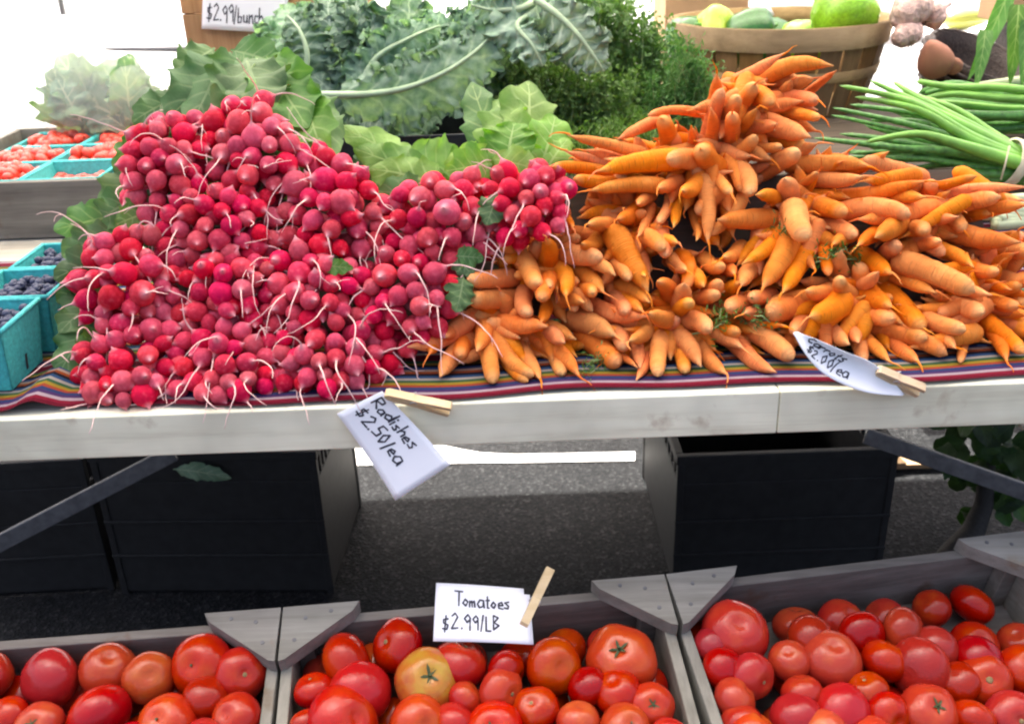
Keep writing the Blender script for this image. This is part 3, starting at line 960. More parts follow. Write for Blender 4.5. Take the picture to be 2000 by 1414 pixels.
# Carrots card, curled
lowc = [(1549, 650), (1572, 690), (1604, 726), (1650, 752), (1700, 768), (1762, 773)]
upc = [(1556, 648), (1600, 665), (1650, 687), (1694, 704), (1728, 728), (1766, 770)]
def poly_at(pts, u, Y0, Y1):
    t = u * (len(pts) - 1)
    i = min(int(t), len(pts) - 2)
    # smooth interpolation
    p0, p1, p2, p3 = pts[max(i - 1, 0)], pts[i], pts[i + 1], pts[min(i + 2, len(pts) - 1)]
    f = t - i
    q = [0.5 * ((2 * b) + (-a + c) * f + (2 * a - 5 * b + 4 * c - d) * f * f + (-a + 3 * b - 3 * c + d) * f ** 3) for a, b, c, d in zip(p0, p1, p2, p3)]
    return at_Y(q[0], q[1], Y0 + (Y1 - Y0) * u)
def fC(u, v):
    a = poly_at(lowc, u, -0.034, -0.040)
    b = poly_at(upc, u, -0.020, -0.036)
    return a.lerp(b, v) + Vector((0, 0.012 * math.sin(math.pi * v) * math.sin(math.pi * u), 0))
sign('price_card', fC, [('Carrots', .15, .56, .34, .27), ('$2.00/ea', .20, .16, .32, .28)], 'curled white Carrots price card on the table edge under the carrots', nu=24, stroke=0.0009)
clothespin('wooden clothespin on the table edge beside the curled Carrots card', at_Y(1800, 764, -0.036), at_Y(1712, 722, -0.030), Vector((0, -.6, 1)))

# ------------------------------------------------------------------ black crates under the table
def black_crate(x0, x1, y0, y1, h, yaw, label):
    r = thing('black_crate', ((x0 + x1) / 2, (y0 + y1) / 2, 0), label, 'crate', 'black plastic crates under the table')
    c = Vector(((x0 + x1) / 2, (y0 + y1) / 2, 0))
    rot = Matrix.Translation(c) @ Matrix.Rotation(yaw, 4, 'Z') @ Matrix.Translation(-c)
    def bx(name, *a, b=0.002):
        MB().aabb(*a, b).build(name, MAT['blackp'], r, False, rot)
    t = 0.006
    for ya, yb, nm in ((y0, y0 + t, 'front_panel'), (y1 - t, y1, 'back_panel')):
        bx(nm, x0 + .01, x1 - .01, ya, yb, 0.01, h * .80)
        hx = (x0 + x1) / 2
        if nm == 'front_panel':
            bx('upper_panel', x0 + .01, x1 - .01, ya, yb, h * .80 + .0005, h - .021)
            continue
        nbar = 15
        for i in range(nbar + 1):
            xx = x0 + .01 + (x1 - x0 - .02) * i / nbar
            if abs(xx - hx) < 0.055: continue
            bx('bar', xx - .005, xx + .005, ya, yb, h * .80 + .0005, h - .021, b=0.0008)
    for xa, xb in ((x0, x0 + t), (x1 - t, x1)):
        bx('side_panel', xa, xb, y0 + .01, y1 - .01, 0.01, h * .80)
        for i in range(12):
            yy = y0 + .015 + (y1 - y0 - .03) * i / 11
            bx('bar', xa, xb, yy - .005, yy + .005, h * .80 + .0005, h - .021, b=0.0008)
    bx('rim', x0 - .006, x1 + .006, y0 - .006, y0 + .009, h - .02, h)
    bx('rim', x0 - .006, x1 + .006, y1 - .009, y1 + .006, h - .02, h)
    bx('rim', x0 - .006, x0 + .009, y0 + .0095, y1 - .0095, h - .02, h)
    bx('rim', x1 - .009, x1 + .006, y0 + .0095, y1 - .0095, h - .02, h)
    for xa in (x0 - .003, x1 - .012):
        for ya in (y0 - .003, y1 - .012):
            bx('corner_post', xa, xa + .015, ya, ya + .015, 0.002, h - .0205)
    bx('bottom', x0 + .008, x1 - .008, y0 + .008, y1 - .008, 0.002, 0.012)
    for z in (h * .28, h * .52):
        bx('rib', x0 - .004, x1 + .004, y0 - .005, y0 - .0005, z, z + .008)
    return r
yf = at_Z(1500, 1150, 0).y
hc = at_Y(1530, 882, yf).z
black_crate(at_Y(1322, 1000, yf).x, at_Y(1735, 1000, yf).x, yf, yf + 0.47, hc, 0, 'empty black plastic crate on the asphalt under the carrots')
yl = at_Z(450, 1160, 0).y
black_crate(at_Y(205, 1000, yl).x, at_Y(640, 1000, yl).x, yl, yl + 0.34, at_Y(440, 880, yl).z, RAD(-3), 'black plastic crate on the asphalt under the radishes, behind the brace')
black_crate(at_Y(-260, 1000, yl).x, at_Y(165, 1000, yl).x, yl + 0.02, yl + 0.36, hc, RAD(2), 'black plastic crate on the asphalt at the far left')
# cardboard box behind the right crate
bp = at_Z(1790, 918, 0)
cb = thing('cardboard_box', (bp.x, bp.y, 0), 'flattened brown cardboard sheet lying behind the black crate at right', 'cardboard')
qa = [at_Z(1690, 918, .012), at_Z(1855, 913, .012), at_Z(1760, 872, .012), at_Z(1690, 862, .012)]
MB().prism(qa, (0, 0, .012)).build('panel', MAT['kraft'], cb)
qb = [at_Z(1690, 912, .026), at_Z(1770, 908, .026), at_Z(1745, 885, .05), at_Z(1690, 880, .05)]
MB().prism(qb, (0, 0, .006)).build('flap', MAT['kraft'], cb)

# ------------------------------------------------------------------ leaves
def leaf_geo(base, tip, facing, width, ruffle=0.0, freq=4, bend=0.0, cup=0.15, nu=16, nv=8, stem=0.12, seed=0, lobe=0.08, droop=0.0, pw=0.8, fold=0.0, frill=0.0, curl=0.0):
    rng = random.Random(seed)
    base, tip = Vector(base), Vector(tip)
    t = tip - base
    Ln = t.length
    t /= Ln
    n0 = Vector(facing)
    n0 = (n0 - t * n0.dot(t))
    n0 = n0.normalized() if n0.length > 1e-5 else t.orthogonal().normalized()
    sd = t.cross(n0)
    ph = [rng.uniform(0, 6.28) for _ in range(6)]
    so_ = Vector((rng.uniform(0, 50), rng.uniform(0, 50), rng.uniform(0, 50)))
    V, F, UV = [], [], []
    for i in range(nu + 1):
        u = i / nu
        if u < stem: w_ = 0.05 + 0.06 * u / max(stem, .01)
        else:
            q = (u - stem) / (1 - stem)
            w_ = max(0.03, math.sin(math.pi * (0.04 + 0.96 * q) ** pw)) ** 0.65
            w_ = max(w_, 0.11 * (1 - q))
            if i == nu: w_ = 0.04
        for j in range(nv + 1):
            v = -1 + 2 * j / nv
            e = abs(v)
            lb = 1 + lobe * math.sin(2 * math.pi * freq * u + ph[0] + (1.3 if v < 0 else 0)) * e + lobe * .6 * math.sin(2 * math.pi * freq * 2.3 * u + ph[1]) * e
            hw = width / 2 * w_ * lb
            p = base + t * (Ln * u) + sd * (hw * v * (1 - fold * .5))
            p = p + n0 * (cup * hw * e ** 1.6 + fold * hw * e)
            p = p + n0 * (bend * Ln * 4 * u * (1 - u))
            a = ruffle * width * (e ** 2) * min(1, w_ * 1.3)
            s = 1 if v > 0 else -1
            p = p + n0 * a * math.sin(2 * math.pi * freq * u + ph[2] + s) + t * a * .6 * math.cos(2 * math.pi * freq * u * 1.3 + ph[3] + s)
            if curl:
                fr1 = math.sin(2 * math.pi * (19 * u + 1.2 * noise.noise((u * 7, s * 3 + seed, 0)) ) + ph[4] * s)
                fr2 = math.cos(2 * math.pi * (41 * u + 1.5 * noise.noise((u * 9, s * 5 + seed, 4)) ) + ph[5] * s)
                ec = max(0.0, (e - .35) / .65) ** 1.6 * min(1, w_ * 1.4)
                p = p + n0 * (curl * ec * (fr1 + .55 * fr2)) + t * (curl * .6 * ec * fr2) - sd * (s * curl * .5 * ec * (1 + fr2 * .7))
            if frill:
                k = noise.noise_vector(p * 48 + so_) * frill * (0.2 + 0.8 * e ** 1.3) + noise.noise_vector(p * 115 + so_) * frill * 0.7 * (.15 + .85 * e)
                p = p + k
            else:
                p = p + n0 * noise.noise(p * 22 + so_) * width * 0.05
            p = p + Vector((0, 0, -droop * Ln * u * u))
            V.append(p)
            UV.append((u, j / nv))
    for i in range(nu):
        for j in range(nv):
            a = i * (nv + 1) + j
            F.append((a, a + 1, a + nv + 2, a + nv + 1))
    return V, F, UV
def leaf(parent, mat, *a, name='leaf', **k):
    V, F, UV = leaf_geo(*a, **k)
    return mk(name, V, F, mat, parent, True, UV)
def pleaf(parent, mat, x0, y0, x1, y1, wpx, back0, back1, seed=0, tiltv=(0, 0, 0.25), **k):
    a, b = on_pile(x0, y0, back0), on_pile(x1, y1, back1)
    d = (a - CAM).dot(FWD)
    fc = (CAM - a).normalized() + Vector(tiltv)
    return leaf(parent, mat, a, b, fc, wpx / FPX * d, seed=seed, **k)

# ------------------------------------------------------------------ dark boards added behind the piles as shade in the gaps
for nm_, xa_, xb_, ya_, yb_ in (('radish', 300, 1060, 330, 640), ('carrot', 1120, 1940, 330, 640)):
    A_, B_ = on_pile(xa_, ya_, .105), on_pile(xb_, ya_, .105)
    x0_, x1_ = on_pile(xa_, 500, .1).x, on_pile(xb_, 500, .1).x
    zt = max(A_.z, B_.z) - .02
    yt = (A_.y + B_.y) / 2
    up_ = Vector((0, math.cos(PILE_A), math.sin(PILE_A)))
    h_ = (zt - TZ - .02) / math.sin(PILE_A)
    bd = thing('gap_shade_board', ((x0_ + x1_) / 2, yt, TZ), 'dark sloping board added behind the %s bunches as shade in the gaps' % nm_, 'board', 'added dark boards behind the piles')
    cen = Vector(((x0_ + x1_) / 2, yt, zt)) - up_ * h_ / 2
    MB().box(cen, Vector(((x1_ - x0_) / 2, 0, 0)), up_ * h_ / 2, PILE_N * .006, .002).build('panel', MAT['riser'], bd)
    for x in (x0_ + .05, x1_ - .05):
        MB().aabb(x - .012, x + .012, yt + .002, yt + .026, TZ + .012, zt - .02).build('strut', MAT['riser'], bd)

# ------------------------------------------------------------------ radishes
RB = [  # centre px, label
 ((312, 300), 'dark little radish bunch at the upper left of the radish pile'),
 ((500, 285), 'topmost radish bunch of the pile, under the wilted leaves'),
 ((655, 400), 'radish bunch beside the lettuce-green leaves, right of the topmost bunch'),
 ((425, 420), 'radish bunch with long pale roots below the topmost bunch'),
 ((245, 540), 'radish bunch at the left edge of the pile beside the blueberries'),
 ((445, 560), 'radish bunch in the very middle of the radish pile'),
 ((615, 560), 'radish bunch with a small leaf stuck on it, right of the middle one'),
 ((245, 720), 'bottom left radish bunch hanging over the plank edge'),
 ((435, 715), 'bottom middle radish bunch on the plank edge'),
 ((640, 690), 'bottom right radish bunch above the Radishes card'),
 ((790, 570), 'radish bunch touching the small front carrots'),
 ((850, 420), 'radish bunch right of the pile with big round radishes'),
 ((1040, 390), 'small far right radish bunch on top of the carrots'),
]
RPOLY = [(245, 295), (298, 238), (390, 226), (440, 205), (520, 196), (580, 288), (655, 296), (712, 338), (742, 398), (830, 352), (900, 346), (960, 338), (1080, 328), (1112, 372), (1092, 440), (1030, 468),
         (962, 488), (884, 520), (880, 600), (858, 655), (800, 680), (770, 718), (738, 772), (650, 780), (560, 786), (430, 790), (300, 796), (166, 800), (158, 690), (205, 650), (165, 620), (152, 550), (182, 482), (305, 432), (255, 390)]
def inside(x, y, P):
    c = False
    n = len(P)
    for i in range(n):
        (x1, y1), (x2, y2) = P[i], P[(i + 1) % n]
        if (y1 > y) != (y2 > y) and x < (x2 - x1) * (y - y1) / (y2 - y1) + x1:
            c = not c
    return c
rng = random.Random(5)
radb = []
for (cx, cy), lb in RB:
    p = on_pile(cx, cy, .04)
    radb.append(thing('radish_bunch', (p.x, p.y, TZ), lb, 'radish bunch', 'radish bunches in the pile'))
def bulb_mesh(seed):
    r_ = random.Random(seed)
    el = r_.uniform(.95, 1.12)
    prof = [(0, -0.93 * el), (.16, -.95 * el), (.34, -.90 * el)]
    for i in range(1, 9):
        a = -1.12 + i * (2.05 / 8)
        prof.append((math.cos(a), math.sin(a) * el))
    prof += [(.42, .97 * el), (.24, 1.12 * el), (.11, 1.28 * el), (.05, 1.42 * el), (0, 1.48 * el)]
    ph = r_.uniform(0, 6)
    V, F = lathe(prof, 16, lambda a, t: 1 + .03 * math.sin(2 * a + ph) + .02 * math.sin(3 * a + 2 * ph))
    return mesh('radish', V, F, MAT['radish'])
BM = [bulb_mesh(i) for i in range(6)]
def root_geo(p, d, length, r0, rg):
    pts, rad = [], []
    q = Vector(p)
    v = Vector(d).normalized()
    kink = rv(rg, 1).normalized()
    n = 11
    for i in range(n):
        pts.append(q.copy())
        rad.append(r0 * (1 - i / n) ** 1.25 + 0.00034)
        v = (v + Vector((0, 0, -0.13)) + kink * rg.uniform(-.12, .34) + rv(rg, .16)).normalized()
        q = q + v * (length / n)
        if q.z < TZ + .006 and q.y > -0.0265: q.z = TZ + .006
    return pts, rad
placed = []
def place_layer(count, depth, rlo, rhi, sep, poly, tries, fixed=()):
    loc = list(fixed)
    loc = [(a, b, c * .88) for a, b, c in fixed]
    for px, py, rp in loc:
        placed.append((px, py, rp, depth))
    k = 0
    for _ in range(tries):
        if k >= count: break
        x, y = rng.uniform(140, 1120), rng.uniform(190, 805)
        if not inside(x, y, poly): continue
        rp = rng.uniform(rlo, rhi)
        if any((x - a) ** 2 + (y - b) ** 2 < (sep * (rp + c)) ** 2 for a, b, c in loc): continue
        loc.append((x, y, rp))
        placed.append((x, y, rp, depth))
        k += 1
# bulbs that stand out in the picture
FIX = [(418,240,26),(466,238,25),(510,222,24),(497,270,27),(578,360,29),(636,352,27),(668,322,24),(668,395,28),(873,415,29),(820,385,23),(905,372,22),(868,372,22),(255,487,24),(243,535,26),(295,520,25),(278,573,28),(218,580,27),
       (628,480,27),(585,535,26),(548,510,24),(545,555,25),(752,538,26),(798,535,23),(848,535,26),(778,578,22),(296,645,26),(236,705,25),(240,745,24),(282,770,27),(188,780,26),(470,780,26),(432,572,26),(605,625,24),(1065,345,22),(1035,352,24),
       (612,430,22),(560,320,24),(595,310,20),(720,372,21),(755,402,20),(778,430,22),(180,505,22),(205,505,20),(185,545,20),(325,480,20),(640,765,22),(560,770,20),(380,745,22),(345,690,20)]
place_layer(560, 0.0, 15.5, 20.5, .81, RPOLY, 22000, FIX)
place_layer(420, 0.020, 17, 21, .90, RPOLY, 9000)
place_layer(260, 0.046, 19, 24, .95, RPOLY, 6000)
nroot = 0
for px, py, rp, dp in placed:
    bi = min(range(len(RB)), key=lambda i: (RB[i][0][0] - px) ** 2 + (RB[i][0][1] - py) ** 2)
    cx, cy = RB[bi][0]
    dist = math.hypot(px - cx, py - cy)
    dome = 0.028 * max(-0.6, 1 - (dist / 85) ** 2)
    p = on_pile(px, py, dp - dome + rng.uniform(-.007, .007))
    d = (p - CAM).dot(FWD)
    R = rp / FPX * d
    if p.z < TZ + R * .95:
        p.z = TZ + R * .95 + .003
    lat = (CR * (px - cx) - CU * (py - cy)) / 90.0
    ax = (CAM - p).normalized() * .75 + lat * .9 + rv(rng, .65) + Vector((0, 0, -.15))
    m = frame(p, ax, rv(rng)) @ sc(R * 1.05)
    b = mko('radish', BM[rng.randrange(6)], m, radb[bi])
    if (dp == 0 and rng.random() < .48) or (dp > 0 and rng.random() < .15):
        axn = ax.normalized()
        s = p + axn * R * 1.22
        pts, rad = root_geo(s, axn, rng.choice((.03, .045, .06, .075, .09)) * rng.uniform(.8, 1.2), .00085 * rng.uniform(.75, 1.25), rng)
        mb = MB().tube(pts, rad, 6)
        if rng.random() < .3:
            k = rng.randrange(3, 8)
            p2, r2 = root_geo(pts[k], rv(rng), .02, rad[k] * .5, rng)
            mb.tube(p2, r2, 4)
        mb.build('root', MAT['root'], b, True)
        nroot += 1
# radish leaves
k = 0
TOPL = [ # x0,y0,x1,y1,w,back0,back1,mat, bunch
 (455,120,325,235,120,.10,.03,'d',1),(450,105,372,250,105,.09,.02,'d',1),(470,110,440,250,120,.10,.03,'d',1),(480,115,520,235,130,.09,.03,'d',1),(500,112,600,250,120,.10,.03,'l',1),(520,110,632,235,90,.12,.06,'l',1),
 (560,150,655,305,110,.10,.02,'l',1),(600,190,640,320,90,.08,.03,'l',2),(420,95,345,150,80,.14,.10,'d',1),(450,98,560,130,80,.14,.12,'d',1),(390,150,330,260,80,.08,.03,'d',0),(360,190,258,240,70,.08,.05,'d',0),
 (350,230,240,290,70,.09,.08,'l',0),(300,260,225,345,70,.10,.09,'l',0),(270,330,195,420,75,.09,.08,'d',0),(260,390,180,440,80,.08,.07,'d',4),(240,420,105,450,80,.09,.06,'l',4),(310,410,225,440,70,.03,.02,'l',3),(230,450,120,500,75,.08,.07,'d',4),
 (220,500,105,545,80,.08,.05,'d',4),(215,540,110,590,85,.08,.05,'d',4),(200,580,115,650,85,.08,.04,'d',4),(190,620,112,735,80,.07,.04,'d',7),(230,590,150,640,70,.06,.05,'d',4),(210,650,150,690,60,.06,.05,'l',7),
 (840,350,665,248,80,.08,.10,'L',2),(860,360,690,290,90,.07,.08,'L',2),(880,370,720,330,100,.06,.06,'L',2),(870,385,735,375,90,.06,.05,'d',2),(900,350,790,300,110,.08,.08,'L',11),(930,345,880,300,110,.06,.05,'L',11),(960,320,868,335,85,.05,.03,'L',11),
 (980,340,920,160,90,.10,.14,'l',12),(1000,345,985,190,110,.09,.12,'L',12),(1020,340,1030,160,120,.09,.14,'L',12),(1050,340,1085,225,95,.08,.10,'L',12),(1060,345,1110,270,80,.08,.08,'L',12),(990,335,1005,240,110,.06,.07,'L',12),(960,310,1050,330,70,.05,.04,'L',12),
 (820,380,760,350,80,.08,.06,'d',2),(700,370,760,300,90,.12,.12,'d',2),(960,360,830,340,90,.10,.09,'d',11),(1020,300,940,260,100,.12,.12,'L',12),(760,395,700,300,80,.1,.1,'d',2),
 (972,378,950,440,56,-.02,-.02,'d',11),(628,518,690,524,34,-.025,-.03,'l',6),(890,500,945,505,44,-.01,.0,'d',10),(905,540,890,610,60,-.005,-.01,'d',10),(885,500,925,540,40,.0,.0,'d',10),(480,330,540,300,50,.05,.05,'d',1),(330,370,300,410,50,.02,.02,'d',3),
 (300,330,380,270,110,.075,.075,'d',0),(330,380,430,300,110,.075,.07,'d',3),(420,330,520,290,110,.075,.07,'d',1),(520,360,610,300,110,.07,.07,'d',1),(270,480,350,430,100,.07,.07,'d',4),
 (500,470,560,475,40,.03,.03,'d',5),(700,480,740,520,40,.03,.03,'d',6),(380,560,420,600,45,.035,.035,'d',5),(410,480,380,520,45,.035,.035,'d',5),
]
for x0, y0, x1, y1, wp, b0, b1, mt, bi in TOPL:
    k += 1
    mat = {'d': MAT['radleafd'], 'l': MAT['radleaf'], 'L': MAT['lush']}[mt]
    pleaf(radb[bi], mat, x0, y0, x1, y1, wp, b0, b1, seed=k, ruffle=.09, freq=rng.uniform(2.2, 4), bend=rng.uniform(.03, .14), cup=rng.uniform(-.25, .25), lobe=.12, nu=32, nv=16, stem=.08, pw=rng.uniform(.65, 1.0), tiltv=(rng.uniform(-.35, .35), 0, rng.uniform(0, .6)))
# pale stems of the top bunches
rngs = random.Random(8)
for i in range(22):
    bi = rngs.choice((1, 1, 1, 2, 12, 0, 4))
    cx, cy = RB[bi][0]
    a = on_pile(cx + rngs.uniform(-40, 40), cy - 30, .07)
    x1, y1 = {1: (rngs.uniform(430, 620), rngs.uniform(95, 200)), 2: (rngs.uniform(600, 720), rngs.uniform(220, 300)), 12: (rngs.uniform(960, 1080), rngs.uniform(220, 320)), 0: (rngs.uniform(280, 400), rngs.uniform(170, 240)), 4: (rngs.uniform(110, 190), rngs.uniform(440, 600))}[bi]
    b = on_pile(x1, y1, rngs.uniform(.05, .10))
    c = (a + b) / 2 + Vector((rngs.uniform(-.02, .02), .02, .01))
    MB().tube([a, a.lerp(c, .6), c, c.lerp(b, .6), b], [.0028, .0026, .0024, .002, .0014], 6).build('stem', MAT['stem'], radb[bi], True)

# ------------------------------------------------------------------ carrots
CB = [((1450, 215), 'topmost carrot bunch of the pile in front of the basket'),
      ((1390, 345), 'carrot bunch just below the topmost one, fanning both ways'),
      ((1560, 435), 'carrot bunch in the middle of the pile with one blunt pale end'),
      ((1790, 420), 'upper right carrot bunch with long thin tips beside the scallions'),
      ((1660, 590), 'lower right carrot bunch above the curled Carrots card'),
      ((1880, 590), 'carrot bunch at the right edge of the picture'),
      ((1310, 640), 'front middle carrot bunch spilling over the striped cloth'),
      ((1075, 525), 'carrot bunch next to the radishes with a round blunt end'),
      ((1000, 665), 'front left carrot bunch at the table edge beside the radishes'),
      ((1225, 470), 'carrot bunch deep in the gap left of the middle of the pile')]
carb = []
for (cx, cy), lb in CB:
    p = on_pile(cx, cy, .06)
    carb.append(thing('carrot_bunch', (p.x, p.y, TZ), lb, 'carrot bunch', 'carrot bunches in the pile'))
CAR = [ # base x,y -> tip x,y, width, bunch (base y<0 : end-on)
(1416,168,1532,106,30,0),(1480,160,1628,128,40,0),(1565,192,1634,138,20,0),(1386,225,1400,143,38,0),(1378,292,1412,172,36,0),(1428,212,1474,165,40,0),(1465,188,1508,202,42,0),(1508,188,1598,196,36,0),(1520,224,1604,228,26,0),(1480,236,1584,268,50,0),
(1428,274,1480,210,32,0),(1424,278,1430,222,36,0),(1306,296,1292,232,42,0),(1365,224,1266,226,20,0),(1372,298,1388,212,34,0),(1352,296,1350,248,22,0),(1450,250,1520,240,36,0),(1400,250,1440,190,36,0),
(1410,318,1478,266,34,1),(1466,274,1526,288,24,1),(1476,342,1560,296,44,1),(1545,320,1700,326,40,1),(1640,325,1736,296,34,1),(1575,345,1690,344,38,1),(1438,320,1467,378,38,1),(1402,340,1428,378,28,1),(1378,355,1384,474,36,1),
(1318,312,1168,334,48,1),(1250,296,1108,262,26,1),(1215,330,1104,294,24,1),(1195,340,1078,326,28,1),(1288,364,1150,372,36,1),(1310,388,1288,434,24,1),(1326,382,1314,446,28,1),(1270,406,1244,464,24,1),(1350,414,1358,472,22,1),(1240,350,1120,350,34,1),(1270,330,1180,310,30,1),
(1548,412,1530,350,56,2),(1545,360,1594,340,20,2),(1506,430,1400,428,48,2),(1588,398,1652,418,42,2),(1522,460,1448,517,38,2),(1542,466,1490,564,54,2),(1570,498,1526,574,44,2),(1578,468,1592,528,26,2),(1602,464,1618,538,28,2),(1606,436,1674,460,38,2),
(1650,414,1780,418,44,3),(1626,388,1812,354,36,3),(1695,392,1810,384,40,3),(1790,380,1908,344,24,3),(1790,398,2006,366,36,3),(1784,428,1955,384,42,3),(1756,442,1874,422,32,3),(1846,440,1995,474,52,3),(1750,456,1808,452,40,3),(1890,420,2010,400,36,3),(1800,470,1902,522,36,3),(1766,492,1838,470,28,3),
(1672,498,1744,534,48,4),(1736,526,1832,570,40,4),(1676,572,1744,600,54,4),(1730,572,1804,642,50,4),(1678,616,1744,622,46,4),(1702,640,1850,694,42,4),(1636,640,1678,668,36,4),(1720,672,1794,708,42,4),(1674,682,1740,710,36,4),(1740,640,1810,662,42,4),(1600,650,1660,672,40,4),(1640,690,1690,705,34,4),
(1762,514,1905,570,52,5),(1895,514,1948,532,32,5),(1896,558,1978,564,30,5),(1826,574,1918,614,44,5),(1914,580,1990,598,36,5),(1792,610,1884,648,42,5),(1904,618,1998,692,36,5),(1926,634,1964,718,36,5),(1884,664,1876,708,20,5),(1950,490,2020,500,44,5),(1950,540,2020,548,40,5),(1960,620,2030,650,40,5),(1800,650,1870,680,36,5),(1840,560,1940,575,36,5),(1990,660,2030,700,36,5),
(1352,596,1402,576,38,6),(1312,628,1388,642,44,6),(1291,664,1283,768,38,6),(1313,666,1370,716,46,6),(1320,702,1338,740,34,6),(1362,672,1418,760,40,6),(1376,638,1452,682,40,6),(1428,688,1514,754,42,6),(1222,638,1250,720,38,6),(1258,716,1243,758,28,6),(1140,690,1208,712,50,6),(1190,712,1244,720,20,6),(1452,640,1548,702,50,6),(1440,652,1534,638,24,6),(1180,640,1220,680,40,6),(1400,640,1440,650,40,6),
(1036,492,976,468,38,7),(1094,484,1174,506,46,7),(1016,500,1052,554,44,7),(1000,545,912,548,42,7),(1088,526,1106,578,38,7),(1122,526,1180,572,42,7),(1012,582,920,584,46,7),(1028,568,1034,614,38,7),(1068,590,1056,630,30,7),(1112,568,1158,572,32,7),(1090,602,1142,590,36,7),(1156,600,1264,620,42,7),(1060,540,1075,560,40,7),
(1118,628,1204,658,52,8),(982,632,1068,640,46,8),(912,626,796,678,42,8),(918,672,858,738,46,8),(942,636,932,686,42,8),(906,656,898,694,40,8),(950,682,964,766,40,8),(968,662,1042,734,38,8),(984,704,1032,744,32,8),(1018,678,1056,742,36,8),(1052,670,1132,754,38,8),(880,650,840,690,36,8),(1070,700,1100,735,36,8),(900,640,870,660,40,8),
(1198,462,1264,572,54,9),(1188,498,1228,548,32,9),(1100,416,1118,446,28,9),(1150,500,1200,540,36,9),(1240,500,1260,540,30,9),(1290,440,1300,500,34,9),(1330,500,1345,560,34,9),(1200,560,1270,590,40,9)]
ENDON = [(1327,313,23,1),(1384,308,26,1),(1465,305,15,1),(1300,362,18,1),(1346,364,21,1),(1254,394,14,1),(1222,420,20,1),(1492,385,18,2),(1565,442,27,2),(1728,452,25,3),(1740,494,21,4),(1425,495,18,2),(1395,515,18,9),(1645,508,22,4),(1653,558,19,4),(1604,606,30,4),
 (1526,604,29,4),(1590,568,21,4),(1650,604,13,4),(1283,614,21,6),(1300,650,16,6),(1297,566,23,6),(1334,577,25,6),(1064,488,23,7),(1064,568,19,7),(1086,665,20,8),(1118,676,16,8),(1163,440,19,9),(1280,478,20,9),(1330,520,16,9),(1360,548,21,9),(1390,560,20,6),(1430,560,20,6),
 (1440,600,22,4),(1480,580,18,4),(1470,610,20,4),(1240,600,20,7),(1210,600,18,7),(1180,440,16,9),(1150,470,18,9),(1310,470,18,9),(1420,530,18,9),(1460,545,22,2),(1340,600,18,6),(1240,660,18,6),(1560,640,18,4),(1700,540,18,4),(1690,470,18,3),(1640,470,18,3)]
rngc = random.Random(21)
def carrot(bunch, base, tip, wid, seed, blunt):
    rg = random.Random(seed)
    base, tip = Vector(base), Vector(tip)
    ax = tip - base
    Ln = ax.length
    t = ax / Ln
    s1 = t.orthogonal().normalized()
    s2 = t.cross(s1)
    n, k = 15, 13
    b1, b2 = rg.uniform(-.07, .07) * Ln, rg.uniform(-.07, .07) * Ln
    w1 = rg.uniform(-.02, .02) * Ln
    ph = rg.uniform(0, 6)
    R = wid / 2
    V, F, UV = [], [], []
    for i in range(n + 1):
        u = i / n
        uu = u ** 0.85
        body = (0.80 + 0.20 * math.sin(min(1, u * 4) * math.pi / 2)) * (1 - (.32 if blunt else .50) * u ** 1.25)
        if u < .06: body *= .55 + .45 * u / .06
        r = R * body
        e0 = .84 if blunt else .74
        if u > e0:
            q = (u - e0) / (1 - e0)
            r *= (math.sqrt(max(0.0, 1 - q * q)) * .86 + .14 * (1 - q)) if blunt else max(.05, 1 - q ** 1.5)
        r = max(r, 0.0009)
        r *= 1 + .045 * noise.noise((u * 9, ph * 3, 0)) + .02 * math.sin(u * 37 + ph)
        c = base + t * Ln * u + s1 * (b1 * math.sin(math.pi * u) + w1 * math.sin(2 * math.pi * u + ph)) + s2 * (b2 * math.sin(math.pi * u))
        for q in range(k):
            a = 2 * math.pi * q / k
            V.append(c + (s1 * math.cos(a) + s2 * math.sin(a)) * r * (1 + .03 * math.sin(2 * a + ph)))
            UV.append((u, q / k))
    for i in range(n):
        for q in range(k):
            q2 = (q + 1) % k
            F.append((i * k + q, i * k + q2, (i + 1) * k + q2, (i + 1) * k + q))
    F.append(tuple(range(k - 1, -1, -1)))
    F.append(tuple(n * k + q for q in range(k)))
    o = mk('carrot', V, F, MAT['carrot'], bunch, True, UV)
    if rg.random() < (.2 if blunt else .55):
        pts = []
        q, v = tip.copy(), t.copy()
        for i in range(6):
            pts.append(q.copy())
            v = (v + rv(rg, .3) + Vector((0, 0, -.12))).normalized()
            q = q + v * Ln * rg.uniform(.03, .06)
        MB().tube([tip - t * .004] + pts, [.0016, .0015, .0012, .001, .0008, .0006, .0004], 5).build('root_tip', MAT['carrot'], o, True)
    return o
def fix_z(p, r):
    if p.z < TZ + r + .004 and p.y > -0.005: p.z = TZ + r + .004
    return p
ci = 0
def cdome(px, py, bi):
    cx, cy = CB[bi][0]
    return 0.030 * max(-.12, 1 - (math.hypot(px - cx, py - cy) / 110) ** 2)
for bx_, by_, tx, ty, wp, bi in CAR:
    ci += 1
    tip = on_pile(tx, ty, -cdome(tx, ty, bi) * .6 + rngc.uniform(-.006, .006))
    d = (tip - CAM).dot(FWD)
    wm = wp * 1.08 / FPX * d
    Lp = math.hypot(tx - bx_, ty - by_) / FPX * d
    Ln = max(0.105, Lp * 1.04)
    dz = max(math.sqrt(max(Ln * Ln - Lp * Lp, 0.0002)), .042)
    bx_, by_ = tx + (bx_ - tx) * 1.12, ty + (by_ - ty) * 1.12
    dist = (tip - CAM).length
    base = CAM + ray(bx_, by_).normalized() * (dist + dz)
    fix_z(base, wm / 2); fix_z(tip, wm * .3)
    carrot(carb[bi], base, tip, wm, ci, rngc.random() < (.25 if Lp > .07 else .5))
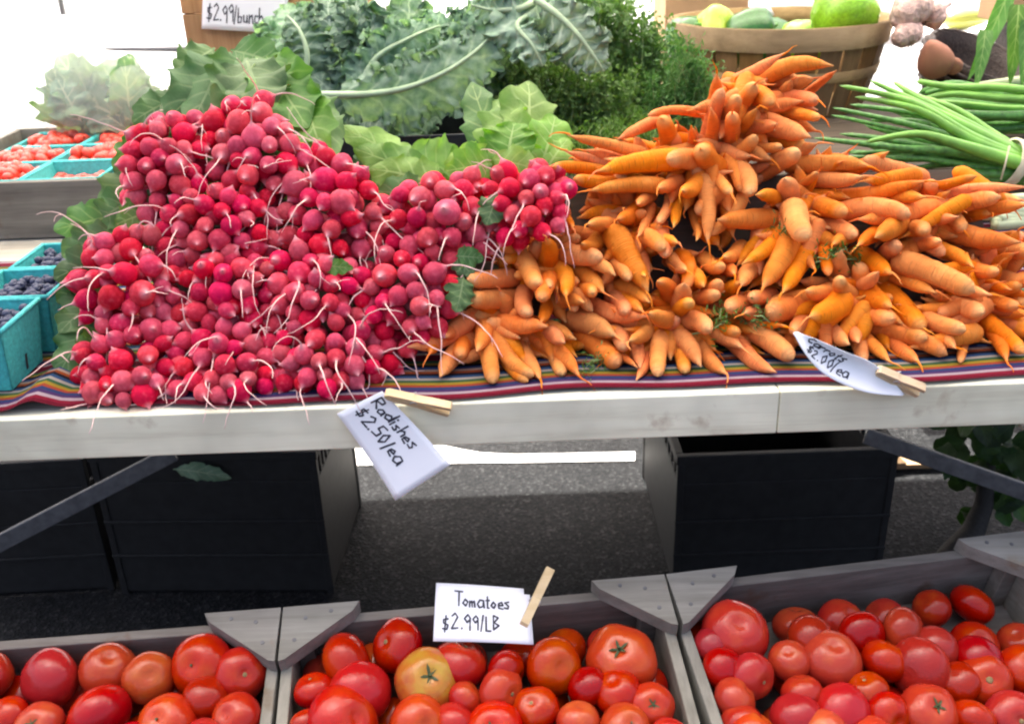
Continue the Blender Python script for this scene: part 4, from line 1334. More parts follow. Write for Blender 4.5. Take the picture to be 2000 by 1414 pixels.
for x, y, r, bi in ENDON:
    ci += 1
    if r < 17 and ci % 2: continue
    tip = on_pile(x, y, -cdome(x, y, bi) * .8 - .004)
    d = (tip - CAM).dot(FWD)
    wm = 2.1 * r / FPX * d
    cx, cy = CB[bi][0]
    hx_, hy_ = x - cx + rngc.uniform(-25, 25), y - cy + 25
    hl = max(1., math.hypot(hx_, hy_))
    tip = on_pile(x + hx_ / hl * r * .9, y + hy_ / hl * r * .9, -cdome(x, y, bi) * .8 - .004)
    base = CAM + ray(x - hx_ / hl * r * 1.6, y - hy_ / hl * r * 1.6).normalized() * ((tip - CAM).length + .085)
    fix_z(base, wm / 2); fix_z(tip, wm * .45)
    carrot(carb[bi], base, tip, wm, ci, rngc.random() < .35)
# deeper carrots that close the gaps of the pile
CPOLY = [(1110, 300), (1280, 250), (1390, 160), (1600, 140), (1600, 260), (1720, 330), (1990, 380), (2030, 450), (2030, 680), (1800, 690), (1520, 720), (1300, 720), (1100, 730), (880, 715), (900, 560), (990, 480), (1110, 440)]
for layer, (dep, sep, npx) in enumerate(((.030, 36, 280), (.052, 36, 280), (.080, 50, 120))):
    got = []
    for _ in range(3000):
        if len(got) >= npx: break
        x, y = rngc.uniform(880, 2030), rngc.uniform(140, 740)
        if not inside(x, y, CPOLY) or any(math.hypot(x - a, y - b) < sep for a, b in got): continue
        got.append((x, y))
        bi = min(range(len(CB)), key=lambda i: (CB[i][0][0] - x) ** 2 + (CB[i][0][1] - y) ** 2)
        ci += 1
        tip = on_pile(x, y, dep + rngc.uniform(-.008, .008))
        d = (tip - CAM).dot(FWD)
        wm = rngc.uniform(30, 46) / FPX * d
        cx, cy = CB[bi][0]
        dx, dy = cx - x, cy - y
        dl = max(1.0, math.hypot(dx, dy))
        aa = math.atan2(dy, dx) + rngc.gauss(0, .3)
        dx, dy, dl = math.cos(aa), math.sin(aa), 1.0
        ln_ = rngc.uniform(70, 135)
        base = CAM + ray(x + dx / dl * ln_ + rngc.uniform(-25, 25), y + dy / dl * ln_ * .8 + rngc.uniform(-25, 15)).normalized() * ((tip - CAM).length + rngc.uniform(.04, .07))
        fix_z(base, wm / 2); fix_z(tip, wm * .4)
        carrot(carb[bi], base, tip, wm, ci, rngc.random() < .15)

# ------------------------------------------------------------------ feathery greens
def herb(parent, mat, pts_px, Y, n_stem, n_leaf, spread, size, seed, up=.12, long=False, name='foliage'):
    """fronds: stems from a base with many small leaflets"""
    rg = random.Random(seed)
    V, F, UV = [], [], []
    mb = MB()
    for i in range(n_stem):
        px, py = rg.choice(pts_px)
        tip = at_Y(px + rg.uniform(-spread, spread), py + rg.uniform(-spread, spread), Y + rg.uniform(-.05, .05) * (1 if n_stem > 10 else .2))
        base = tip + Vector((rg.uniform(-.05, .05), rg.uniform(.0, .06), -up * rg.uniform(.6, 1.3)))
        mid = base.lerp(tip, .6) + rv(rg, .012)
        mb.tube([base, mid, tip], [.0014, .0011, .0006], 4)
        for _ in range(n_leaf):
            t = rg.uniform(.25, 1.05)
            p = (base.lerp(mid, t / .6) if t < .6 else mid.lerp(tip, (t - .6) / .4)) + rv(rg, .5).normalized() * rg.uniform(0, .024)
            d = (rv(rg, 1) + Vector((0, -.2, .5))).normalized()
            s = d.cross(rv(rg, 1)).normalized()
            l = size * rg.uniform(.6, 1.4)
            wd = l * (.10 if long else .42)
            k = len(V)
            c2 = s.cross(d) * l * .15
            V += [p, p + d * l * .55 + s * wd + c2, p + d * l, p + d * l * .55 - s * wd + c2]
            UV += [(0, .5), (.5, 1), (1, .5), (.5, 0)]
            F += [(k, k + 1, k + 2), (k, k + 2, k + 3)]
    o = mk(name, V, F, mat, parent, False, UV)
    mb.build('stem', MAT['stem'], parent, True)
    return o
p = at_Y(1150, 200, .66)
pa = thing('parsley_bunch', (p.x, p.y, TZ + .105), 'dark curly parsley bunch below the right kale leaf', 'parsley bunch', 'herb bunches')
herb(pa, MAT['herb'], [(1110, 170), (1150, 200), (1080, 220), (1180, 230), (1120, 260), (1050, 130), (1200, 180), (1090, 160), (1120, 150), (1140, 170)], .74, 170, 60, 45, .010, 1)
p = at_Y(1230, 120, .80)
pb = thing('parsley_bunch', (p.x, p.y, TZ + .105), 'mid green parsley bunch right of the big pale kale leaf', 'parsley bunch', 'herb bunches')
herb(pb, MAT['herb'], [(1200, 60), (1240, 100), (1180, 120), (1270, 60), (1230, 20), (1290, 130), (1220, 160), (1150, 20)], .86, 110, 60, 40, .011, 2, .16)
p = at_Y(1330, 160, .72)
pc = thing('dill_bunch', (p.x, p.y, TZ + .105), 'light feathery dill bunch against the wooden basket', 'dill bunch', 'herb bunches')
herb(pc, MAT['dill'], [(1330, 110), (1350, 150), (1300, 170), (1340, 200), (1280, 210), (1320, 230), (1365, 130), (1290, 240)], .74, 80, 70, 28, .016, 3, .12, True)
p = at_Y(1180, 255, .55)
pd = thing('carrot_greens', (p.x, p.y, TZ + .105), 'dark feathery carrot greens behind the left end of the carrot pile', 'carrot greens', 'herb bunches')
herb(pd, MAT['herb'], [(1150, 270), (1200, 260), (1250, 250), (1290, 255), (1100, 285), (1220, 275)], .52, 60, 55, 25, .012, 4, .08, True)

for bi_, sx, sy in ((6, 1412, 622), (2, 1535, 440), (4, 1480, 625), (8, 1150, 715), (2, 1640, 495)):
    yy_ = on_pile(sx, sy, .012).y
    herb(carb[bi_], MAT['herb'], [(sx, sy)], yy_, 5, 26, 14, .010, 50 + sx, .02, True, 'greens')

# ------------------------------------------------------------------ kale
tp = at_Y(800, 300, .62)
tub = thing('kale_tub', (tp.x, .74, TZ + .105), 'dark plastic tub holding the curly kale', 'tub')
x0, x1 = at_Y(610, 250, .62).x, at_Y(1090, 250, .62).x
for a in ((x0, x1, .625, .632, TZ + .107, TZ + .19), (x0, x1, .95, .957, TZ + .107, TZ + .19), (x0, x0 + .007, .6325, .9495, TZ + .107, TZ + .19), (x1 - .007, x1, .6325, .9495, TZ + .107, TZ + .19)):
    MB().aabb(*a, .002).build('side_wall', MAT['tub'], tub)
MB().aabb(x0, x1, .6255, .9565, TZ + .1055, TZ + .1065).build('bottom', MAT['tub'], tub)
KB = [('curly kale bunch at the left, in front of the Kale card', 'a'), ('big curly kale bunch in the middle with a long pale stem', 'b'), ('kale bunch with a broad grey-green leaf hanging over, at top centre', 'c')]
kb = {}
for (lb, key), px in zip(KB, (600, 800, 1060)):
    p = at_Y(px, 240, .78)
    kb[key] = thing('kale_bunch', (p.x, p.y, TZ + .11), lb, 'kale bunch', 'kale bunches in the tub')
KL = [ # x0,y0,Y0, x1,y1,Y1, wpx, bunch, mat
 (640,230,.86,560,10,.92,210,'a','k'),(650,240,.84,600,60,.80,190,'a','k'),(660,230,.80,540,110,.78,180,'a','k'),(690,200,.82,640,-20,.90,200,'a','k'),(700,220,.76,610,150,.74,170,'a','k'),(560,40,.95,530,140,.88,120,'a','k'),(690,190,.78,700,10,.84,170,'b','b'),
 (740,230,.86,720,20,.92,210,'b','k'),(770,220,.84,800,-10,.90,220,'b','k'),(820,230,.84,860,20,.86,220,'b','k'),(700,230,.74,760,120,.74,180,'b','k'),(860,220,.80,900,40,.82,200,'b','k'),(760,190,.74,850,60,.76,160,'b','k'),(900,200,.80,960,-10,.86,200,'b','k'),(650,110,.80,640,0,.82,120,'a','b'),
 (690,220,.72,780,250,.68,150,'b','k'),(750,240,.70,860,230,.68,130,'b','k'),
 (1060,150,.84,1030,-30,.90,200,'c','k'),(1000,180,.82,980,20,.86,180,'c','k'),(1100,120,.86,1130,-20,.92,180,'c','k'),(950,140,.80,940,10,.82,150,'c','k'),(1010,130,.78,960,60,.76,130,'c','k'),
]
k = 100
for x0_, y0_, Y0, x1_, y1_, Y1, wp, b, mt in KL:
    k += 1
    a, c = at_Y(x0_, y0_, Y0), at_Y(x1_, y1_, Y1)
    d = (a - CAM).dot(FWD)
    leaf(kb[b], MAT['kale'] if mt == 'k' else MAT['kaleb'], a, c, (CAM - a).normalized() + Vector((rng.uniform(-.4, .4), 0, rng.uniform(-.1, .5))), wp / FPX * d, seed=k, ruffle=.07, freq=5, bend=rng.uniform(.05, .2), cup=rng.uniform(-.3, .2), lobe=.22, nu=150, nv=26, stem=.06, pw=.75, frill=.014, curl=.011)
# the long drooping leaf with the pale stem
def long_kale(parent, pts, wpx, mat, seed, side=1.0, frill=.014):
    """leaf along a polyline midrib [(px,py,Y)], blade mostly on one side"""
    rg = random.Random(seed)
    C_ = [at_Y(*p) for p in pts]
    n = 150
    mid = []
    for i in range(n + 1):
        t = i / n * (len(C_) - 1)
        j = min(int(t), len(C_) - 2); f = t - j
        p0, p1, p2, p3 = C_[max(j - 1, 0)], C_[j], C_[j + 1], C_[min(j + 2, len(C_) - 1)]
        mid.append(0.5 * ((2 * p1) + (p2 - p0) * f + (2 * p0 - 5 * p1 + 4 * p2 - p3) * f * f + (3 * p1 - p0 - 3 * p2 + p3) * f ** 3))
    V, F, UV = [], [], []
    nv = 30
    so_ = rv(rg, 40)
    for i, p in enumerate(mid):
        u = i / n
        t = (mid[min(i + 1, n)] - mid[max(i - 1, 0)]).normalized()
        fc = (CAM - p).normalized()
        sd = t.cross(fc).normalized()
        w_ = max(0.02, math.sin(math.pi * min(1, max(0, (u - .10) / .90)) ** .7)) ** .7 if u > .10 else 0.02
        d = (p - CAM).dot(FWD)
        hw = wpx / FPX * d * w_
        for j in range(nv + 1):
            v = -1 + 2 * j / nv
            e = abs(v)
            lob = 1 + .16 * math.sin(u * 34 + (2 if v > 0 else 0)) * e
            q = p + sd * hw * v * lob * (1.0 if v * side > 0 else .75)
            q = q + fc * (-.25 * hw * e * e + .012 * math.sin(u * 48 + v * 2) * e * w_) 
            q = q + (noise.noise_vector(q * 50 + so_) * frill + noise.noise_vector(q * 120 + so_) * frill * .6) * e ** 1.3 * min(1, w_ * 1.5)
            ec = max(0.0, (e - .4) / .6) ** 1.6 * min(1, w_ * 1.4)
            q = q + fc * (.010 * ec * (math.sin(u * 120 + 3 * noise.noise((u * 8, v, seed))) + .5 * math.sin(u * 263 + v))) + t * .005 * ec * math.cos(u * 230)
            V.append(q); UV.append((u, j / nv))
    for i in range(n):
        for j in range(nv):
            a = i * (nv + 1) + j
            F.append((a, a + 1, a + nv + 2, a + nv + 1))
    lf = mk('leaf', V, F, mat, parent, True, UV)
    MB().tube([q + (CAM - q).normalized() * .003 for q in mid], [.0058 * (1 - i / n) ** .8 + .0008 for i in range(n + 1)], 8).build('midrib', MAT['kstem'], lf, True)
long_kale(kb['b'], [(615, 186, .60), (720, 184, .60), (800, 170, .61), (880, 135, .62), (950, 80, .66), (985, 20, .72)], 78, MAT['kale'], 1)
long_kale(kb['c'], [(1055, -40, .74), (1040, 20, .70), (1010, 50, .66), (1040, 90, .64), (1060, 130, .64)], 55, MAT['kaleb'], 2)
long_kale(kb['c'], [(1045, 0, .68), (1090, 30, .66), (1130, 70, .64), (1160, 110, .63), (1180, 140, .63)], 62, MAT['kaleb'], 3)
long_kale(kb['c'], [(1045, 5, .70), (1010, 18, .68), (960, 20, .68), (920, 10, .68)], 45, MAT['kaleb'], 4)
long_kale(kb['a'], [(590, 160, .74), (600, 110, .74), (585, 60, .75), (560, 30, .78)], 60, MAT['kale'], 5)
long_kale(kb['b'], [(690, 210, .72), (730, 120, .72), (800, 75, .72), (860, 50, .76)], 60, MAT['kale'], 6)

# ------------------------------------------------------------------ teal berry boxes
def pint_box(cx, cy, z0, sz, h, label, group, yaw=0.0):
    r = thing('pint_box', (cx, cy, z0), label, 'pint box', group)
    m = Matrix.Translation((cx, cy, z0)) @ Matrix.Rotation(yaw, 4, 'Z')
    t, tp_ = .0025, .82
    def side(k):
        # tapered wall, rounded corners are left to the rim
        rot = Matrix.Rotation(k * math.pi / 2, 4, 'Z')
        s, b = sz / 2, sz / 2 * tp_
        V = [(-b, -b, 0), (b, -b, 0), (s, -s, h), (-s, -s, h), (-b, -b + t, 0), (b, -b + t, 0), (s, -s + t, h), (-s, -s + t, h)]
        F = [(0, 1, 2, 3), (5, 4, 7, 6), (3, 2, 6, 7), (1, 0, 4, 5), (0, 3, 7, 4), (2, 1, 5, 6)]
        mb = MB().add([rot @ Vector(v) for v in V], F)
        w_ = mb.build('wall', MAT['teal'], r, False, m)
        # rolled rim
        MB().tube([rot @ Vector((-s - .001, -s, h)), rot @ Vector((s + .001, -s, h))], .0032, 8).build('rim', MAT['teal'], w_, True, m)
        # slot
        zs, hs = h * .10, h * .26
        yy = lambda z: -(b + (s - b) * z / h) - .0006
        V = [(-.003, yy(zs), zs), (.003, yy(zs), zs), (.003, yy(zs + hs), zs + hs), (-.003, yy(zs + hs), zs + hs)]
        mk('slot', [rot @ Vector(v) for v in V], [(0, 1, 2, 3)], MAT['tub'], w_, False, None, m)
    for k in range(4): side(k)
    b = sz / 2 * tp_
    MB().aabb(-b + .001, b - .001, -b + .001, b - .001, .001, .004).build('bottom', MAT['teal'], r, False, m)
    return m
bv, bf = lathe([(0, -1), (.5, -.87), (.87, -.5), (1, 0), (.87, .5), (.55, .82), (.34, .90), (.28, .80), (0, .76)], 12)
BLUE = mesh('blueberry', bv, bf, MAT['blue'])
gv, gf = lathe([(0, -1.3), (.5, -1.12), (.86, -.62), (1, 0), (.9, .6), (.5, 1.1), (0, 1.25)], 12)
GRAPE = mesh('grape_tomato', gv, gf, MAT['grape'])
rb = random.Random(31)
BX = [((30, 772), 'front', 'nearest teal pint box of blueberries at the left edge'), ((58, 660), 'middle', 'second teal pint box of blueberries from the front'), ((62, 580), 'rear', 'third teal pint box of blueberries from the front')]
rt = at_Z(52, 772, TZ)              # lower right front corner of the near box
sz, bh = .112, .084
for i, (_, nm, lb) in enumerate(BX):
    cx = rt.x - .016 - sz * .82 / 2 + i * .008
    cy = rt.y + sz * .82 / 2 + i * (sz + .008)
    m = pint_box(cx, cy, TZ + .008, sz, bh, lb, 'teal pint boxes of blueberries')
    fill = bh * .88
    for ly in range(2):
        for a in range(9):
            for b in range(9):
                s = (sz * .86) / 2 - .006
                x = -s + 2 * s * a / 8 + rb.uniform(-.003, .003)
                y = -s + 2 * s * b / 8 + rb.uniform(-.003, .003)
                if ly == 1 and rb.random() < .45: continue
                if cx + x < -0.71: continue
                R = rb.uniform(.0052, .0068)
                z = fill + ly * .008 + rb.uniform(-.002, .003) - .006
                mm = m @ Matrix.Translation((x, y, z)) @ frame(Vector((0, 0, 0)), Vector((0, 0, .6)) + rv(rb)) @ sc(R)
                tag(mko('blueberry', BLUE, mm), 'small dusky blueberry heaped in the %s teal pint box' % {'front': 'nearest', 'middle': 'second', 'rear': 'third'}[nm], 'blueberry', 'blueberries in the %s box' % nm)

# grey tray with grape tomatoes behind
gy = at_Z(60, 468, TZ).y
gh = at_Y(60, 356, gy).z - TZ
tr = thing('wooden_tray', (-.75, gy + .25, TZ), 'weathered grey wooden tray holding teal boxes of grape tomatoes', 'tray')
gx1 = at_Y(225, 400, gy).x
MB().aabb(-1.15, gx1, gy, gy + .016, TZ + .002, TZ + gh, .0015).build('front_board', MAT['greyx'], tr)
gb = at_Z(100, 250, TZ + gh).y
MB().aabb(-1.15, gx1, gb, gb + .014, TZ + .002, TZ + gh, .0015).build('back_board', MAT['block'], tr)
MB().aabb(gx1 - .014, gx1, gy + .0165, gb - .0005, TZ + .002, TZ + gh - .001, .0015).build('side_board', MAT['block'], tr)
MB().aabb(-1.15, -1.136, gy + .0165, gb - .0005, TZ + .002, TZ + gh - .001, .0015).build('side_board', MAT['block'], tr)
for i in range(3):
    ya = gy + .02 + i * (gb - gy - .03) / 3
    MB().aabb(-1.13, gx1 - .016, ya, ya + (gb - gy - .03) / 3 - .006, TZ + .002, TZ + .010).build('bottom_slat', MAT['greyx'], tr)
gz = 0.146
ncol = 0
GB = []
names = [('right', 'front'), ('right', 'middle'), ('right', 'rear'), ('left', 'front'), ('left', 'middle'), ('left', 'rear')]
for c_ in range(2):
    for r_ in range(3):
        cx = gx1 - .016 - gz / 2 - .004 - c_ * (gz + .006) - .010
        cy = gy + .020 + gz / 2 + r_ * (gz + .006)
        nm = names[c_ * 3 + r_]
        lb = 'teal pint box of grape tomatoes, %s column, %s row of the grey tray' % nm
        zb_ = TZ + .012
        m = pint_box(cx, cy, zb_, gz, gh - .014, lb, 'teal pint boxes of grape tomatoes')
        full = not (c_ == 0 and r_ == 0)
        nl = 2 if full else 1
        for ly in range(nl):
            for a in range(6):
                for b in range(6):
                    s = gz * .84 / 2 - .008
                    x = -s + 2 * s * a / 5 + rb.uniform(-.005, .005)
                    y = -s + 2 * s * b / 5 + rb.uniform(-.005, .005)
                    if ly == 1 and (abs(x) + abs(y)) > s * 1.35: continue
                    if rb.random() < .12: continue
                    R = rb.uniform(.0105, .0132)
                    z = (gh - .030 if full else gh - .045) + ly * .013 + rb.uniform(-.003, .004)
                    mm = m @ Matrix.Translation((x, y, z)) @ frame(Vector((0, 0, 0)), rv(rb) + Vector((0, 0, .1))) @ sc(R)
                    tag(mko('grape_tomato', GRAPE, mm), 'small red grape tomato in the %s column, %s row of teal boxes' % nm, 'grape tomato', 'grape tomatoes in the %s %s box' % nm)

# bagged greens behind the tray
p = at_Y(170, 245, 1.16)
bgp = thing('bagged_lettuce', (p.x, p.y, TZ), 'pale lettuce in a clear plastic bag behind the grape tomatoes', 'bagged lettuce')
rl = random.Random(77)
for i in range(16):
    x0_, y0_ = rl.uniform(110, 300), rl.uniform(225, 262)
    x1_, y1_ = rl.uniform(75, 270), rl.uniform(100, 190)
    a, c = at_Y(x0_, y0_, 1.18 + rl.uniform(-.03, .06)), at_Y(x1_, y1_, 1.20 + rl.uniform(-.04, .08))
    leaf(bgp, MAT['lettuce'], a, c, (CAM - a).normalized() + rv(rl, .4), rl.uniform(.07, .12), seed=300 + i, ruffle=.12, freq=4, bend=.1, cup=rl.uniform(-.3, .3), lobe=.15, nu=22, nv=14, stem=.05, frill=.008)
V, F = lathe([(0, 0), (.8, .02), (1, .25), (.95, .55), (.75, .85), (.4, 1.05), (.12, 1.12), (0, 1.12)], 28)
ba, bb = at_Y(60, 250, 1.15), at_Y(345, 250, 1.15)
bt = at_Y(170, 95, 1.2)
cc = (ba + bb) / 2
Vb = []
for v in V:
    q = Vector((cc.x + v.x * (bb.x - ba.x) / 2 - v.z * .02, cc.y + .06 + v.y * .11, cc.z - .02 + v.z * (bt.z - cc.z)))
    q = q + noise.noise_vector(q * 14) * .012 + noise.noise_vector(q * 40) * .005
    Vb.append(q)
mk('plastic_bag', Vb, F, MAT['film'], bgp)
MB().box((cc.x, cc.y + .08, (TZ + cc.z - .03) / 2), (.17, 0, 0), (0, .09, 0), (0, 0, (cc.z - .03 - TZ) / 2 - .001), .004).build('base_pad', MAT['kraft'], bgp)

# ------------------------------------------------------------------ brown crate with the Kale card
Yk = 1.12
xa, xb = at_Y(359, 50, Yk).x, at_Y(720, 50, Yk).x
zk0, zk1 = TZ + .107, at_Y(450, -60, Yk).z
kc = thing('brown_crate', ((xa + xb) / 2, Yk + .08, TZ), 'brown wooden crate standing upright behind the kale with a price card', 'crate')
nsl = 4
for i in range(nsl):
    z0_ = zk0 + (zk1 - zk0) * i / nsl
    MB().aabb(xa, xb, Yk, Yk + .012, z0_, z0_ + (zk1 - zk0) / nsl - .002, .001).build('slat', MAT['brown'], kc)
for x in (xa + .002, xb - .022):
    MB().aabb(x, x + .02, Yk + .0125, Yk + .14, zk0, zk1 - .003).build('end_panel', MAT['brown'], kc)
A, B, C, D = at_Y(394, 57, Yk - .006), at_Y(560, 66, Yk - .006), at_Y(565, -56, Yk - .006), at_Y(398, -60, Yk - .006)
sign('price_card', bowed(bil(A, B, C, D), .002), [('Kale', .16, .56, .30, .62), ('$2.99/bunch', .06, .14, .26, .42)], 'white card reading Kale $2.99/bunch on the brown crate', stroke=.0013)

# ------------------------------------------------------------------ bushel basket with peppers
bc = Vector((at_Y(1520, 60, 1.24).x, 1.245, TZ + .107))
RT, RBm, BH = .243, .200, at_Y(1520, 62, 1.0).z - TZ - .107
bk = thing('bushel_basket', bc, 'round splint-wood bushel basket of green peppers behind the carrots', 'basket')
nsl = 26
for i in range(nsl):
    a0, a1 = 2 * math.pi * (i + .06) / nsl, 2 * math.pi * (i + .94) / nsl
    V = []
    for z, R in ((0, RBm), (BH * .5, (RT + RBm) / 2 + .004), (BH - .004, RT)):
        for a in (a0, (a0 + a1) / 2, a1):
            for dr in (0, .004):
                V.append(bc + Vector((math.cos(a) * (R - dr), math.sin(a) * (R - dr), z)))
    F = []
    for l in range(2):
        o_ = l * 6
        for s_ in range(2):
            q = o_ + s_ * 2
            F.append((q, q + 2, q + 8, q + 6)); F.append((q + 3, q + 1, q + 7, q + 9))
        F.append((o_ + 1, o_, o_ + 6, o_ + 7)); F.append((o_ + 4, o_ + 5, o_ + 11, o_ + 10))
    F += [(12, 14, 15, 13), (14, 16, 17, 15), (2, 0, 1, 3), (4, 2, 3, 5)]
    mk('slat', V, F, MAT['basket'], bk, False)
def hoop(z0, z1, Ra, Rb, t, name, mat):
    prof = [(Ra, z0), (Rb, z1), (Rb - t, z1), (Ra - t, z0), (Ra, z0)]
    V, F = lathe(prof, 48)
    mk(name, [v + bc for v in V], F, mat, bk)
hoop(BH - .045, BH + .002, RT + .0045 - .006, RT + .0065, .005, 'hoop', MAT['hoop'])
hoop(BH - .045, BH + .002, RT - .0050 - .006, RT - .0045, .005, 'inner_hoop', MAT['hoop'])
hoop(BH * .40, BH * .52, RBm + .023, RBm + .029, .004, 'hoop', MAT['hoop'])
V, F = lathe([(0, .004), (RBm - .006, .004), (RBm - .006, -.0005), (0, -.0005)], 32)
mk('bottom', [v + bc for v in V], F, MAT['basket'], bk, False)
ha = math.pi * 1.92
for s_ in (0,):
    h0 = bc + Vector((math.cos(ha) * (RT + .012), math.sin(ha) * (RT + .012), BH - .05))
    pts = [h0 + Vector((0, 0, 0)), h0 + Vector((.012, 0, .04)), h0 + Vector((.008, .01, .10)), h0 + Vector((-.03, .04, .13)), h0 + Vector((-.05, .09, .10)), h0 + Vector((-.03, .13, .03)), h0 + Vector((-.035, .14, -.01))]
    MB().tube(pts, .0025, 6).build('handle', MAT['wire'], bk, True)
def pepper(name, px, py, rp, Y, mat, label, squash, axis, lob=.10, cat='pepper'):
    p = at_Y(px, py, Y)
    d = (p - CAM).dot(FWD)
    R = rp / FPX * d
    prof = [(0, -.85), (.3, -.98), (.62, -.92), (.86, -.6), (1, -.1), (1.02, .35), (.9, .72), (.62, .95), (.3, .92), (0, .78)]
    V, F = lathe([(r, z * squash) for r, z in prof], 32, lambda a, t: 1 + lob * (abs(math.sin(2 * a + .4)) * 2 - 1.2) * (.5 + .5 * t))
    m = frame(p, axis) @ sc(R)
    o = mk(name, V, F, mat, None, True, None, m)
    tag(o, label, cat, 'peppers in the bushel basket')
    MB().tube([(0, 0, .72 * squash), (.02, 0, .95 * squash), (.10, .03, 1.15 * squash)], [.13, .09, .10], 8).build('stalk', MAT['scallion'], o, True, m)
    return o
pepper('bell_pepper', 1648, 28, 60, 1.10, MAT['pepper'], 'big lime green bell pepper at the right of the basket', .9, (.5, -.2, .9))
pepper('bell_pepper', 1395, 62, 46, 1.17, MAT['ypep'], 'yellow-green pepper at the left of the basket', .8, (-.9, -.1, .4))
pepper('bell_pepper', 1465, 62, 40, 1.12, MAT['cuke'], 'small dark green pepper in the middle of the basket', 1.15, (.9, -.1, .15))
pepper('bell_pepper', 1425, 88, 50, 1.22, MAT['cuke'], 'dark green pepper half hidden behind the yellow-green one', .9, (0, .3, .9))
pepper('bell_pepper', 1570, 92, 50, 1.18, MAT['pepper'], 'lime pepper sunk in the basket left of the big one', .9, (.3, .3, .9))
pepper('bell_pepper', 1345, 80, 45, 1.22, MAT['cuke'], 'dark green pepper at the far left of the basket', .9, (.3, .3, .9))
pepper('bell_pepper', 1500, 98, 60, 1.30, MAT['cuke'], 'dark green pepper deep in the middle of the basket', .9, (.3, .3, .9))
# white card and cardboard behind
A, B, C, D = at_Y(1464, 30, 1.47), at_Y(1738, 34, 1.47), at_Y(1738, -70, 1.50), at_Y(1464, -70, 1.50)
sign('price_card', bil(A, B, C, D), [], 'blank bluish white card standing at the back of the pepper basket')
p = at_Y(1385, 20, 1.53)
kx0, kx1 = at_Y(1300, 10, 1.56).x, at_Y(1462, 10, 1.56).x
cbx = thing('cardboard_box', ((kx0 + kx1) / 2, 1.64, 0), 'brown cardboard box standing behind the pepper basket', 'box')
for a in ((kx0, kx1, 1.56, 1.564, .001, 1.30), (kx0, kx1, 1.756, 1.76, .001, 1.30), (kx0, kx0 + .004, 1.5645, 1.7555, .001, 1.30), (kx1 - .004, kx1, 1.5645, 1.7555, .001, 1.30)):
    MB().aabb(*a).build('panel', MAT['kraft'], cbx)

# ------------------------------------------------------------------ scallions
def strand(parent, pts, r0, r1, mat, name='leaf_blade', n=8):
    C_ = [at_Y(*p) for p in pts]
    m_ = 18
    mid = []
    for i in range(m_ + 1):
        t = i / m_ * (len(C_) - 1)
        j = min(int(t), len(C_) - 2); f = t - j
        p0, p1, p2, p3 = C_[max(j - 1, 0)], C_[j], C_[j + 1], C_[min(j + 2, len(C_) - 1)]
        mid.append(0.5 * ((2 * p1) + (p2 - p0) * f + (2 * p0 - 5 * p1 + 4 * p2 - p3) * f * f + (3 * p1 - p0 - 3 * p2 + p3) * f ** 3))
    return MB().tube(mid, [r0 + (r1 - r0) * i / m_ if i < m_ else r1 * .15 for i in range(m_ + 1)], n).build(name, mat, parent, True)
p = at_Y(1990, 330, .55)
sc1 = thing('scallion_bunch', (p.x, p.y, TZ), 'near scallion bunch tied with a pale band, tops pointing left', 'scallion bunch', 'scallion bunches')
rs_ = random.Random(41)
SC = [((2010,318,.50),(1900,270,.52),(1780,200,.56),(1640,168,.60)),((2010,312,.51),(1900,250,.55),(1800,195,.60),(1745,160,.66)),((2010,325,.49),(1880,285,.50),(1790,262,.52),(1690,278,.54)),((2010,330,.50),(1880,300,.53),(1760,290,.56),(1590,270,.60)),
      ((2010,335,.50),(1900,325,.52),(1800,310,.55),(1700,310,.58)),((2010,340,.50),(1900,340,.51),(1810,345,.53),(1730,352,.55)),((2010,315,.52),(1920,280,.56),(1800,240,.62),(1700,235,.68)),((2010,322,.51),(1920,300,.55),(1850,285,.58),(1640,262,.66)),
      ((2010,345,.50),(1930,350,.51),(1850,352,.52),(1740,340,.56)),((2010,308,.52),(1940,262,.58),(1860,210,.64),(1760,180,.72)),((2010,335,.52),(1910,315,.56),(1800,275,.6),(1690,245,.66)),((2010,330,.51),(1900,305,.54),(1800,295,.57),(1660,300,.60)),
      ((2010,350,.51),(1950,358,.51),(1880,362,.51),(1800,360,.53)),((2010,318,.53),(1900,262,.58),(1800,225,.62),(1660,205,.68))]
SC[4:4] = [((2010,320,.495),(1900,276,.515),(1790,214,.55),(1670,190,.59)),((2010,314,.50),(1905,258,.54),(1800,205,.585),(1700,158,.64))]
for i in range(12):
    y0_ = rs_.uniform(312, 350); q_ = rs_.random()
    xe, ye = 1600 + 160 * rs_.random(), 165 + 200 * q_
    SC.append(((2010, y0_, .51 + rs_.uniform(0, .03)), (1900, y0_ + (ye - y0_) * .3 - 8, .54), (1790, y0_ + (ye - y0_) * .62 - 8, .58), (xe, ye, .62 + rs_.uniform(0, .05))))
for i, s_ in enumerate(SC):
    strand(sc1, s_,   .0125 if i in (0, 1, 2, 3, 4, 5) else rs_.uniform(.008, .0105), .003 if i in (0, 1, 2, 3, 4, 5) else rs_.uniform(.0025, .004), MAT['scallionl'] if i in (0, 1, 2, 4, 5, 11) else MAT['scallion'])
    a = (s_[0][0], s_[0][1], s_[0][2])
    strand(sc1, (a, (2060, a[1] + 30, a[2] - .02), (2110, a[1] + 60, a[2] - .03)), .0125, .0105, MAT['white_on'], 'white_stalk')
cpt = at_Y(1985, 325, .50)
V, F = lathe([(.020, -.004), (.022, -.004), (.022, .004), (.020, .004), (.020, -.004)], 20)
mm = frame(cpt + Vector((0, .02, .0)), (1, .0, -.35)) @ sc(1.9)
mk('rubber_band', V, F, MAT['band'], sc1, True, None, mm)
MB().tube([at_Y(1972, 285, .475), at_Y(1964, 320, .468), at_Y(1955, 352, .466)], .0016, 5).build('string', MAT['band'], sc1, True)
p = at_Y(1950, 200, .85)
